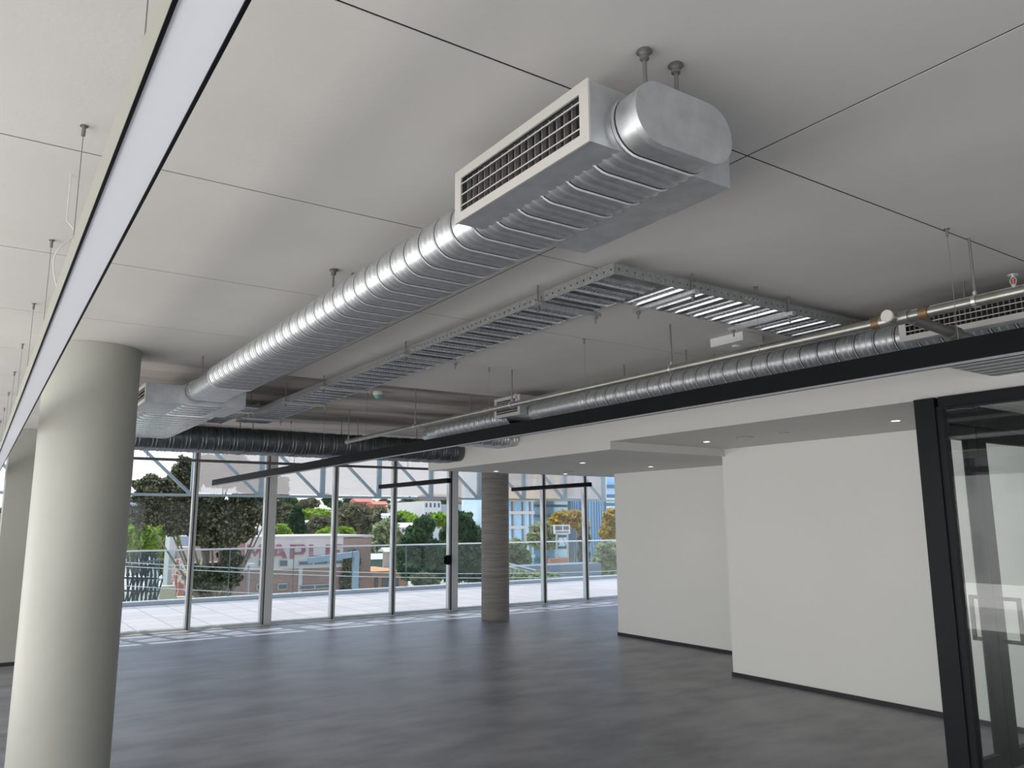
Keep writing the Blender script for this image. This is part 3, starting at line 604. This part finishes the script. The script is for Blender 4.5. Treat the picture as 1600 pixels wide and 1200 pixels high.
tree('pale yellow-green willow beside the white domed house', [(603, 828, 18, 14), (596, 845, 20, 14), (612, 842, 14, 16), (588, 856, 10, 10)], 70, 'pale', 6500, .32)
tree('large dark green tree left of the sliding door latch', [(652, 838, 20, 18), (662, 822, 16, 14), (640, 862, 22, 18), (668, 862, 22, 20), (650, 888, 26, 18), (680, 888, 18, 18), (632, 880, 12, 14)], 48, 'deep', 15000, .22)
tree('large dark green tree between the sliding door latch and the concrete column', [(722, 816, 18, 16), (712, 838, 24, 20), (738, 842, 18, 18), (704, 866, 22, 20), (735, 872, 22, 20), (716, 892, 26, 16), (742, 896, 16, 14)], 50, 'deep', 15000, .22)
tree('small reddish leafed shrub below the large dark trees', [(660, 905, 16, 8), (672, 912, 12, 6)], 44, 'olive', 1500, .22)
tree('pale pinkish bare tree right of the white tower block', [(730, 796, 18, 10), (742, 806, 12, 8)], 160, 'olive', 1600, .7)
tree('green conifer on the skyline beside the brown building', [(742, 782, 10, 8), (748, 788, 8, 6)], 200, 'deep', 900, .8)
tree('yellow-green tree in front of the white banded office', [(848, 828, 16, 10), (840, 842, 16, 12), (856, 842, 14, 14)], 62, 'pale', 5000, .28)
tree('golden orange tree in front of the blue glass office', [(882, 806, 18, 7), (868, 814, 14, 6), (900, 806, 12, 8), (910, 822, 10, 16), (895, 818, 14, 6)], 66, 'gold', 6000, .26)
tree('dark leafed tree trunked between two glazing bars', [(912, 842, 8, 20), (912, 870, 8, 16)], 60, 'olive', 2400, .26)
tree('golden leafy tree beside the further white wall', [(954, 812, 12, 16), (950, 832, 12, 12), (960, 828, 8, 14)], 58, 'gold', 4200, .26)
tree('pale bushy tree below the golden tree by the white wall', [(948, 862, 16, 14), (940, 884, 18, 12), (958, 878, 12, 16), (925, 890, 12, 8)], 46, 'pale', 6500, .2)
tree('pale flowering shrub right of the concrete column', [(806, 858, 16, 14), (815, 872, 14, 12), (800, 880, 10, 12)], 48, 'pale', 4500, .2)
tree('low clipped green hedge beyond the terrace kerb', [(806, 899, 14, 7), (825, 902, 14, 6), (845, 899, 14, 7), (866, 902, 12, 5)], 40, 'pale', 5200, .15, name='hedge', cat='hedge', trunk=.05)
# skyline and hillside trees, each its own
spots = [(452, 784, 12, 7, 'deep'), (512, 781, 6, 8, 'deep'), (570, 786, 12, 7, 'fresh'), (590, 800, 10, 5, 'olive'), (622, 792, 12, 6, 'deep'), (640, 786, 14, 8, 'olive'), (648, 800, 12, 6, 'fresh'), (655, 792, 8, 6, 'gold'), (630, 808, 10, 5, 'fresh'), (600, 786, 9, 5, 'olive'),
         (700, 786, 12, 6, 'deep'), (715, 792, 10, 6, 'olive'), (525, 790, 9, 7, 'deep'), (548, 784, 10, 6, 'deep'), (448, 812, 8, 8, 'olive'), (445, 795, 10, 6, 'olive'), (640, 818, 14, 6, 'fresh'), (620, 818, 8, 5, 'deep'), (684, 812, 12, 6, 'fresh'), (212, 818, 16, 6, 'deep'), (236, 822, 12, 5, 'olive'), (205, 806, 8, 5, 'olive'), (752, 812, 8, 8, 'fresh'), (8, 806, 12, 6, 'olive'), (0, 818, 14, 5, 'pale')]
for i, (x, y, rx, ry, kd) in enumerate(spots):
    Y = 270-(y-780)*4.2
    kn = {'deep': 'dark green', 'fresh': 'bright green', 'olive': 'grey olive', 'gold': 'golden', 'pale': 'pale green'}[kd]
    tree('distant %s tree on the hillside, number %d counting from the left' % (kn, 1+sorted([s[0] for s in spots]).index(x)), [(x, y, rx, ry), (x+rx*.5, y+2, rx*.6, ry*.8)], Y, kd, 900, 1.0, group='distant hillside trees', trunk=.3)

# ------------------------------------------------------------------ outside: buildings
winm = mat('dark_window_glass', (.06, .08, .10), .2, spec=.8)
def house(label, x0, x1, ye, yb, Y, wall, roof, ridge=6, wins=3, hip=False, cat='house', name='house', group=None, depth=None, rows=1):
    """facade from picture x0..x1, eaves ye, base yb at distance Y; ridge height in pixels"""
    X0, _, Zt = PY(x0, ye, Y); X1 = PY(x1, ye, Y)[0]; Zb = min(PY(x0, yb, Y)[2], gz((X0+X1)/2, Y)); rh = ridge*(X0*X0+Y*Y)**.5/FPX; dp = depth or (X1-X0)*.7
    t = thing(name, label, cat, ((X0+X1)/2, Y, Zb), group)
    MB().box(X0, X1, Y, Y+dp, Zb, Zt).build('wall', wall, t)
    if ridge:
        o = .3; i = (X1-X0)*.22 if hip else 0
        b = MB(); b.add([(X0-o, Y-o, Zt), (X1+o, Y-o, Zt), (X1+o, Y+dp+o, Zt), (X0-o, Y+dp+o, Zt), (X0-o+i, Y+dp/2, Zt+rh), (X1+o-i, Y+dp/2, Zt+rh)], [(0,1,5,4), (2,3,4,5), (1,2,5), (3,0,4), (3,2,1,0)]); b.build('roof', roof, t)
    Zv = PY(x0, yb, Y)[2]
    for r in range(rows):
        for k in range(wins):
            wx = X0+(X1-X0)*(k+.5)/wins; ww = (X1-X0)/wins*.22; hh = (Zt-Zv)/rows; zc = Zv+hh*(r+.55)
            MB().box(wx-ww, wx+ww, Y-.04, Y, zc-hh*.22, zc+hh*.25).build('window', winm, t)
    return t
cw = mat('white_render', (.66, .65, .62), .8); cc = mat('cream_render', (.58, .50, .38), .8); cg = mat('grey_render', (.40, .41, .43), .8)
rr_ = mat('terracotta_roof', (.50, .17, .12), .8); rg = mat('grey_tin_roof', (.50, .52, .56), .5); rw = mat('white_tin_roof', (.72, .72, .72), .5); rb = mat('red_brick_wall', (.50, .20, .13), .85); br = mat('brown_brick', (.28, .17, .12), .85)
house('red brick apartment block with orange roof on the skyline', 557, 583, 784, 800, 235, rb, rr_, 6, 5, cat='building', name='building', rows=2, depth=5)
house('red brick apartment block stepping down to the right on the skyline', 584, 606, 788, 803, 228, rb, rr_, 5, 4, cat='building', name='building', rows=2, depth=5)
house('pinkish grey roofed house right of the red apartments', 611, 634, 791, 800, 220, cc, mat('pink_roof', (.48, .34, .32), .8), 6, 3, True)
house('long brown building with red roof on the skyline behind the truss', 676, 742, 776, 786, 260, br, mat('brown_roof', (.26, .13, .10), .8), 5, 12, cat='building', name='building')
house('white square block with four dark windows in two rows', 663, 689, 783, 812, 150, cw, rw, 0, 4, cat='building', name='building', rows=2, depth=14)
house('long low pale building right of the white block', 690, 722, 788, 806, 158, cg, rw, 0, 0, cat='building', name='building')
house('white domed house above the small brick building', 574, 592, 822, 834, 115, cw, rw, 5, 3, True)
house('white roofed house behind the willow', 626, 650, 824, 836, 105, cw, rw, 7, 3)
house('low white roofed shed above the lettered building', 444, 470, 838, 846, 88, cw, rw, 2, 2)
house('terracotta walled house left of the cypress', 476, 500, 816, 826, 135, mat('salmon_wall', (.56, .32, .25), .8), rw, 3, 2)
house('pale house with red roof among the trees', 442, 456, 816, 826, 140, cc, rr_, 3, 2)
house('white house under the willow with grey roof', 598, 622, 806, 814, 165, cw, rg, 4, 3, True)
house('grey roofed house on the hillside right of the olive trees', 592, 612, 812, 820, 150, cc, rg, 5, 3)
house('white roofed house on the slope, left of the long pale wall', 628, 650, 806, 812, 185, cw, rw, 3, 3)
house('cream house with white roof beside the skyline tree', 496, 516, 796, 801, 200, cc, rw, 3, 3)
house('pale grey tall block at the left edge of the skyline', 203, 219, 780, 800, 300, mat('blue_grey_block', (.36, .42, .52), .7), rg, 0, 4, cat='building', name='building', rows=3)
house('low pale house among trees seen past the round column', 222, 240, 816, 826, 120, cw, rg, 4, 3)
house('white gabled house above the bright green trees', 238, 252, 832, 842, 90, cw, rw, 3, 2)
house('grey house seen below the pink tree by the concrete column', 734, 752, 812, 822, 120, cg, rg, 5, 2)
house('low brown roofed house below the grey house', 738, 753, 826, 834, 95, cc, rr_, 3, 2)
house('pale blue-grey wall of the hall behind the gum tree', 280, 345, 838, 900, 62, mat('blue_grey_wall', (.42, .45, .55), .8), rg, 0, 0, cat='building', name='building')
house('steep grey gabled hall roof behind the lettered building', 385, 412, 846, 870, 60, mat('blue_grey_wall', (.42,.45,.55), .8), rg, 18, 0, cat='building', name='building')
house('white shed with tall sloping side next to the small brick building', 604, 622, 862, 892, 56, mat('shed_wall', (.55, .55, .56), .7), rw, 6, 0, cat='shed', name='shed')
house('low pale green walled warehouse strip right of the lettered building', 578, 606, 874, 890, 66, mat('green_strip', (.10, .16, .13), .7), rw, 8, 0, cat='building', name='building')
house('small orange brick building with dark arched windows', 581, 638, 893, 930, 52, brick_mat('orange_brick', (.56,.24,.10), (.64,.30,.14), (.5,.36,.26), bw=.24, rh=.09, rot=(R(90),0,0)), rg, 0, 0, cat='building', name='building', depth=6)
bp_ = bpy.data.objects[-1] if False else None
t = [o for o in COL.objects if o.get('label', '').startswith('small orange brick')][0]
for xx in (588, 600, 607, 620):
    a = PY(xx-3, 925, 51.95); c_ = PY(xx+3, 904, 51.95); b = MB(); pts = [(a[0], 51.94, a[2]), (c_[0], 51.94, a[2]), (c_[0], 51.94, c_[2])]
    mx_ = (a[0]+c_[0])/2; w_ = (c_[0]-a[0])/2
    pts += [(mx_+w_*math.cos(R(q)), 51.94, c_[2]+w_*.7*math.sin(R(q))) for q in (30, 60, 90, 120, 150)]+[(a[0], 51.94, c_[2])]
    b.poly(pts, (0, .05, 0)); b.build('window', winm, t)
# the lettered brick building
Y = 50
def q(x, y): a = PY(x, y, Y); return a[0], a[2]
X0, Zt = q(345, 844); Xr = q(580, 843)[0]; Xm = q(536, 845)[0]; Zm = q(450, 889)[1]
t = thing('building', 'brick building with a pale upper band and large faded maroon lettering', 'building', ((X0+Xr)/2, Y, -6.5))
brk = brick_mat('old_red_brick', (.30, .13, .10), (.38, .18, .14), (.30, .24, .21), bw=.24, rh=.086, rot=(R(90),0,0), nz=(.35, (.33, .24, .20)))
MB().box(X0, Xr, Y, Y+8, -6.5, Zt).build('brick_wall', brk, t)
MB().box(q(383, 850)[0], Xm, Y-.06, Y, Zm, Zt+.05).box(q(468, 850)[0], q(474, 850)[0], Y-.05, Y, -6.5, Zm).build('painted_band', mat('off_white_paint', (.58, .53, .50), .85, noise=(.7, (.50, .44, .42), .45, .7)), t)
MB().box(X0-.1, Xr+.1, Y-.12, Y+8.1, Zt+.05, Zt+.18).build('parapet', mat('parapet_cap', (.48, .45, .43), .8), t)
for (a, c_, y0, y1) in ((402, 409, 874, 886), (435, 449, 874, 886), (465, 534, 874, 884), (400, 408, 912, 922), (433, 448, 911, 922), (467, 514, 912, 922)):
    xa, za = q(a, y1); xb, zb = q(c_, y0); MB().box(xa, xb, Y-.10, Y-.02, za, zb).build('window_frame', mat('pale_window_frame', (.45,.45,.44), .7), t)
    m = max(1, int((xb-xa)/.9)); b = MB()
    for k in range(m): w_ = (xb-xa)/m; b.box(xa+k*w_+.06, xa+(k+1)*w_-.03, Y-.12, Y-.101, za+.06, zb-.06)
    b.build('window', winm, t)
mar = mat('faded_maroon_paint', (.30, .11, .13), .85, noise=(2, (.42, .24, .24), .4, .7))
LT = {'M': [[(0,0),(.22,0),(.22,.62),(.5,.12),(.78,.62),(.78,0),(1,0),(1,1),(.8,1),(.5,.45),(.2,1),(0,1)]],
      'A': [[(0,0),(.24,0),(.33,.2),(.67,.2),(.76,0),(1,0),(.62,1),(.38,1)]],
      'P': [[(0,0),(.25,0),(.25,1),(0,1)], [(.25,.8),(.7,.8),(.75,.76),(.95,.92),(.84,1),(.25,1)], [(.75,.46),(.95,.42),(1,.5),(1,.85),(.95,.92),(.75,.76)], [(.25,.28),(.84,.28),(.95,.42),(.75,.46),(.25,.46)]],
      'L': [[(0,0),(1,0),(1,.2),(.27,.2),(.27,1),(0,1)]],
      'E': [[(0,0),(1,0),(1,.2),(.27,.2),(.27,.41),(.85,.41),(.85,.6),(.27,.6),(.27,.8),(1,.8),(1,1),(0,1)]]}
for ch, a, c_ in (('M', 385, 411), ('A', 420, 449), ('P', 452, 477), ('L', 482, 505), ('E', 508, 534)):
    xa, za = q(a, 873); xb, zb = q(c_, 850.5); b = MB()
    for pl in LT[ch]: b.poly([(xa+(xb-xa)*u, Y-.11, za+(zb-za)*v) for u, v in pl], (0, .04, 0))
    if ch == 'A':
        b = MB()
        for pl in ([(0,0),(.24,0),(.62,1),(.38,1)], [(.76,0),(1,0),(.62,1),(.38,1)], [(.26,.2),(.74,.2),(.69,.36),(.31,.36)]): b.poly([(xa+(xb-xa)*u, Y-.11-(.01 if pl[0][0] == .76 else .02 if pl[0][0] == .26 else 0), za+(zb-za)*v) for u, v in pl], (0, .04, 0))
    b.build('letter', mar, t)
leaves('climbing_vine', [(PY(545, 905, Y)[0], Y-.2, PY(545, 905, Y)[2], .7, .25, 1.5), (PY(550, 880, Y)[0], Y-.2, PY(550, 880, Y)[2], .5, .2, .9)], 1500, .12, LM['olive'], t)
# graffiti walls and painted piers
def graffiti_mat(name, base, cols, sc):
    m = bpy.data.materials.new(name); m.use_nodes = True; n_ = m.node_tree; b_ = n_.nodes['Principled BSDF']; b_.inputs['Roughness'].default_value = .85
    tt = n_.nodes.new('ShaderNodeTexCoord'); z = n_.nodes.new('ShaderNodeTexNoise'); z.inputs['Scale'].default_value = sc; z.inputs['Detail'].default_value = 3; z.inputs['Distortion'].default_value = 1.2
    n_.links.new(tt.outputs['Object'], z.inputs['Vector']); c = n_.nodes.new('ShaderNodeValToRGB'); c.color_ramp.interpolation = 'CONSTANT'
    c.color_ramp.elements[0].color = (*base, 1); c.color_ramp.elements[1].position = .68; c.color_ramp.elements[1].color = (*cols[-1], 1)
    for i, k in enumerate(cols[:-1]): e = c.color_ramp.elements.new(.44+.22*i/len(cols)); e.color = (*k, 1)
    n_.links.new(z.outputs[0], c.inputs[0]); n_.links.new(c.outputs[0], b_.inputs['Base Color']); return m
gr1 = graffiti_mat('graffiti_on_brick', (.45, .16, .12), [(.55, .22, .16), (.75, .72, .70), (.50, .18, .13), (.62, .40, .34)], 1.1)
gr2 = graffiti_mat('painted_mural', (.10, .12, .18), [(.60, .26, .12), (.12, .15, .22), (.70, .58, .10), (.65, .62, .60)], 1.6)
def wallbox(label, x0, x1, yt, yb, Y, m, d=1.2, name='graffiti_wall', cat='wall'):
    X0, _, Z1 = PY(x0, yt, Y); X1 = PY(x1, yt, Y)[0]; o = MB().box(X0, X1, Y, Y+d, -6.5, Z1).build(name, m); return tag(o, label, cat)
wallbox('tall narrow pale tower wall beside the steel frame', 266, 276, 837, 930, 46, mat('pale_tower', (.52, .54, .52), .8))
wallbox('cream upper wall of the graffiti building', 276, 300, 855, 930, 46.5, cc)
wallbox('red brick wall with white graffiti left of the gum tree', 276, 298, 874, 930, 45, gr1)
wallbox('orange painted pier behind the gum tree trunk', 318, 324, 874, 930, 40.2, gr2)
wallbox('orange painted pier right of the gum tree trunk', 352, 362, 905, 945, 39.5, gr2)
wallbox('colourful mural wall low behind the gum tree', 298, 352, 880, 945, 41, gr2)
# steel climbing frame / scaffold
t = thing('scaffold', 'tangled dark steel scaffold structure beside the round column', 'steel frame', (*PY(225, 900, 33)[:2], -6.5)); b = MB()
def fp(x, y, Y=33): return PY(x, y, Y)
for x in range(193, 246, 7): b.bar(fp(x, 946), fp(x+rng.uniform(-2, 2), 866), .07)
for y in (862, 884, 903, 923): b.bar(fp(193, y), fp(246, y+1), .06)
for k in range(9): x = 194+k*6; b.bar(fp(x, 945), fp(x+12, 905), .05); b.bar(fp(x+8, 900), fp(x-2, 864), .05)
for k in range(5): x = 198+k*8; b.bar(fp(x, 900, 34.5), fp(x+11, 864, 34.5), .06)
b.build('lattice', mat('dark_steel', (.04, .045, .06), .6, .3), t)
MB().add([fp(205, 880), fp(252, 873), fp(252, 873, 37), fp(205, 880, 37)], [(0,1,2,3)]) if False else None
b = MB(); b.bar(fp(206, 881), fp(252, 874), .5, .06); b.build('canopy', mat('dark_canopy', (.10,.10,.10), .6), t)
# sandy yard blocks
for i, (x, y) in enumerate(((262, 921), (290, 938))):
    X, _, Z = PY(x, y, 40); o = MB().box(X-.35, X+.35, 40, 40.6, -6.5, Z+.15).build('stone_block', cc); tag(o, ['flat pale stone block in the yard, further one', 'flat pale stone block in the yard, nearer one'][i], 'block')
# street lamp
t = thing('street_lamp', 'grey street lamp in front of the lettered building', 'street lamp', (*PY(389, 900, 42)[:2], -6.5)); p = PY(389, 884, 42)
MB().cyl((p[0], 42, -6.5), p, .09, 10, .06).build('pole', cg, t, True); MB().box(p[0]-.3, p[0]+.25, 41.85, 42.15, p[2], p[2]+.12).build('lamp_head', cw, t)
# overhead cables
for i, (ya, yb_) in enumerate(((876, 879), (882, 886), (912, 922))):
    a = Vector(PY(150, ya, 27)); c_ = Vector(PY(980, yb_+12, 27)); b = MB(); pr_ = None
    for k in range(21):
        s = k/20; pt = a.lerp(c_, s)-Vector((0, 0, .5*4*s*(1-s)*.5))
        if pr_: b.cyl(pr_, pt, .012, 5)
        pr_ = pt
    tag(b.build('overhead_cable', mat('cable_grey', (.55,.56,.57), .6)), 'thin overhead cable crossing the street view, %s of three' % ['highest', 'middle', 'lowest'][i], 'cable')
# pale blue post and beam: a glass reflection built as solid bars
portal_reflection_m = mat('portal_reflection', (.24, .31, .38), .6)
t = thing('reflection_portal', 'pale blue post and sloping beam standing in for a reflection before the lettered building', 'reflection', (*PY(603, 900, 30)[:2], -6.5)); a = PY(556, 866, 30)
MB().bar((PY(556, 866, 30)[0], 30, -6.5), PY(556, 866, 30), .22).build('post', portal_reflection_m, t); MB().bar(PY(482, 876, 30), PY(560, 865, 30), .2, .22).build('reflection_beam', portal_reflection_m, t)
tan = mat('tan_cladding', (.85, .50, .16), .8, noise=(.3, (.90, .62, .28), .4, .6))
def upper(t, xa, xb, Y, n):
    X0, _, Z0 = PY(xa, 781, Y); X1 = PY(xb, 781, Y)[0]; Zt = PY(xa, 650, Y)[2]
    MB().box(X0, X1, Y, Y+2, Z0, Zt).build('upper_cladding', tan, t)
    for k in range(n): xx = X0+(X1-X0)*(k+.5)/n; MB().box(xx-.6, xx+.6, Y-.06, Y, Z0+1.4, Z0+3.2).build('upper_window', winm, t)
# glass offices at the right
tw = mat('blue_glass', (.16, .32, .50), .12, .5, noise=(.22, (.45, .66, .82), .35, .6, (1, 1, .6))); teal = mat('teal_glass', (.20, .36, .38), .12, .5, noise=(.2, (.60, .74, .78), .4, .6))
Y = 80
X0, _, Zt = PY(788, 700, Y); X1 = PY(832, 700, Y)[0]
t = thing('office_building', 'office block with white floor bands and blue vertical windows', 'building', ((X0+X1)/2, Y, -6.5))
MB().box(X0, X1, Y, Y+5, -6.5, Zt).build('curtain_wall', tw, t); b = MB()
for y in (781, 801, 824, 848, 870): z = PY(800, y, Y)[2]; b.box(X0, X1, Y-.3, Y, z-.18, z+.18)
b.build('floor_bands', cw, t); b = MB(); x = X0
while x < X1: b.box(x, x+.22, Y-.2, Y, -6.5, Zt); x += rng.choice([.7, 1.1, 1.5])
b.build('fins', cg, t); upper(t, 794, 834, 78.2, 3)
X0, _, _ = PY(832, 700, 92); X1 = PY(912, 700, 92)[0]; Zt = PY(832, 650, 92)[2]
t = thing('office_building', 'pale blue glass office with dark floor lines behind the golden tree', 'building', ((X0+X1)/2, 92, -6.5)); MB().box(X0, X1, 92, 112, -6.5, Zt).build('curtain_wall', mat('pale_blue_glass', (.32, .52, .66), .12, .4, noise=(.16, (.70, .84, .92), .35, .62)), t); b = MB()
for y in (790, 806, 822, 838, 856, 874): z = PY(850, y, 92)[2]; b.box(X0, X1, 91.7, 92, z-.2, z+.15)
b.build('floor_bands', mat('dark_teal_band', (.10, .20, .24), .5), t)
b = MB(); xm_ = PY(895, 800, 92)[0]; b.box(xm_-.4, xm_+.4, 91.5, 92, -6.5, Zt); b.box(xm_+3, xm_+3.7, 91.5, 92, -6.5, Zt); b.build('fins', MATS['dark_teal_band'], t); upper(t, 834, 924, 89.6, 5)
a = PY(932, 800, 84); t = thing('office_building', 'dark blue curved glass tower beside the further white wall', 'building', (a[0], 86, -6.5))
MB().lathe([(2.6, 0), (2.6, 24)], (a[0], 86, -6.5), 40).build('curtain_wall', mat('deep_blue_glass', (.10, .20, .36), .15, .5, noise=(.5, (.28, .46, .66), .35, .65, (1, 1, .1))), t, True)
b = MB()
for k in range(40): th = 2*math.pi*k/40; b.box(a[0]+2.62*math.cos(th)-.04, a[0]+2.62*math.cos(th)+.04, 86+2.62*math.sin(th)-.04, 86+2.62*math.sin(th)+.04, -6.5, 17.5)
b.build('mullions', MATS['dark_teal_band'], t)
X0 = PY(938, 700, 95)[0]; X1 = PY(1000, 700, 95)[0]
t = thing('office_building', 'bright blue glass office at the edge of the further white wall', 'building', ((X0+X1)/2, 95, -6.5)); MB().box(X0, X1, 95, 110, -6.5, 20).build('curtain_wall', mat('sky_glass', (.20, .44, .78), .12, .4, noise=(.2, (.60, .80, .95), .35, .6)), t); b = MB()
for y in (760, 775, 788, 800, 830, 850): z = PY(950, y, 95)[2]; b.box(X0, X1, 94.7, 95, z-.25, z+.25)
b.build('floor_bands', MATS['dark_teal_band'], t)
b = MB(); p1 = PY(938, 745, 60); p2 = PY(944, 783, 60); b.poly([(p1[0], 60, p1[2]+2), (p1[0]+.9, 60, p1[2]+2), (p2[0]+.3, 60, p2[2])], (0, .3, 0)); o = b.build('white_blade_sign', cw); 
b2 = tag(o, 'slim white pointed blade in front of the blue glass tower', 'blade'); 
a = PY(733, 735, 180); t = thing('tower', 'brown brick clock-like tower on the skyline left of the concrete column', 'tower', (a[0], 180, 0)); MB().box(a[0]-2.2, a[0]+2.2, 180, 184, -1, PY(733, 746, 180)[2]).build('shaft', br, t); MB().add([(a[0]-2.4, 179.8, PY(733, 746, 180)[2]), (a[0]+2.4, 179.8, PY(733, 746, 180)[2]), (a[0]+2.4, 184.2, PY(733, 746, 180)[2]), (a[0]-2.4, 184.2, PY(733, 746, 180)[2]), (a[0], 182, PY(733, 736, 180)[2])], [(0,1,4),(1,2,4),(2,3,4),(3,0,4),(3,2,1,0)]) or None
# sign board, low brick wall and road at the right
X0, _, Z1 = PY(866, 820, 56); X1, _, Z0 = PY(891, 834, 56)
t = thing('sign_board', 'white sign board with a row of dark marks under the golden tree', 'sign', ((X0+X1)/2, 56, -6.5)); MB().box(X0, X1, 56, 56.15, Z0, Z1).build('board', cw, t); b = MB()
for k in range(10):
    if k in (5,): continue
    xx = X0+(X1-X0)*(.08+.085*k); b.box(xx, xx+(X1-X0)*.05, 55.96, 56, Z0+(Z1-Z0)*.42, Z0+(Z1-Z0)*.85)
for k in range(14): xx = X0+(X1-X0)*(.1+.058*k); b.box(xx, xx+(X1-X0)*.03, 55.96, 56, Z0+(Z1-Z0)*.12, Z0+(Z1-Z0)*.25)
b.build('lettering', winm, t); MB().box(X0+.2, X0+.35, 56, 56.1, -6.5, Z0).box(X1-.35, X1-.2, 56, 56.1, -6.5, Z0).build('post', cg, t)
X0, _, Z1 = PY(860, 873, 52); X1 = PY(888, 873, 52)[0]; tag(MB().box(X0, X1, 52, 52.4, -6.5, Z1).build('brick_wall', rb), 'low red brick wall under the sign board', 'wall')
X0, _, Z1 = PY(796, 886, 44); X1, _, Z2 = PY(905, 886, 44)
tag(MB().box(X0, X1+2, 44, 46, -6.5, Z1).build('road_deck', mat('asphalt', (.16, .19, .24), .8)), 'blue-grey raised road strip behind the clipped hedge', 'road')
tag(MB().bar(PY(794, 880, 43.5), PY(850, 894, 43.5), .08).bar(PY(794, 885, 43.5), PY(850, 899, 43.5), .06).build('guard_rail', paint_w), 'pale sloping guard rail along the road strip', 'rail')
# pale buildings left of the terrace, mirrored in the partition glass
for i, (y0, y1, z1) in enumerate(((-14, 3, 9), (5, 20, 6))):
    t = thing('building', ['pale grey neighbouring building across the side terrace, nearer one', 'pale grey neighbouring building across the side terrace, further one'][i], 'building', (-26, (y0+y1)/2, -6.5))
    MB().box(-34, -26, y0, y1, -6.5, z1).build('wall', cw, t)
    for r in range(3):
        for k in range(5): yy = y0+(y1-y0)*(k+.5)/5; MB().box(-26.0, -25.95, yy-.9, yy+.9, -4+r*3.4, -2.3+r*3.4).build('window', winm, t)
bpy.context.view_layer.update()
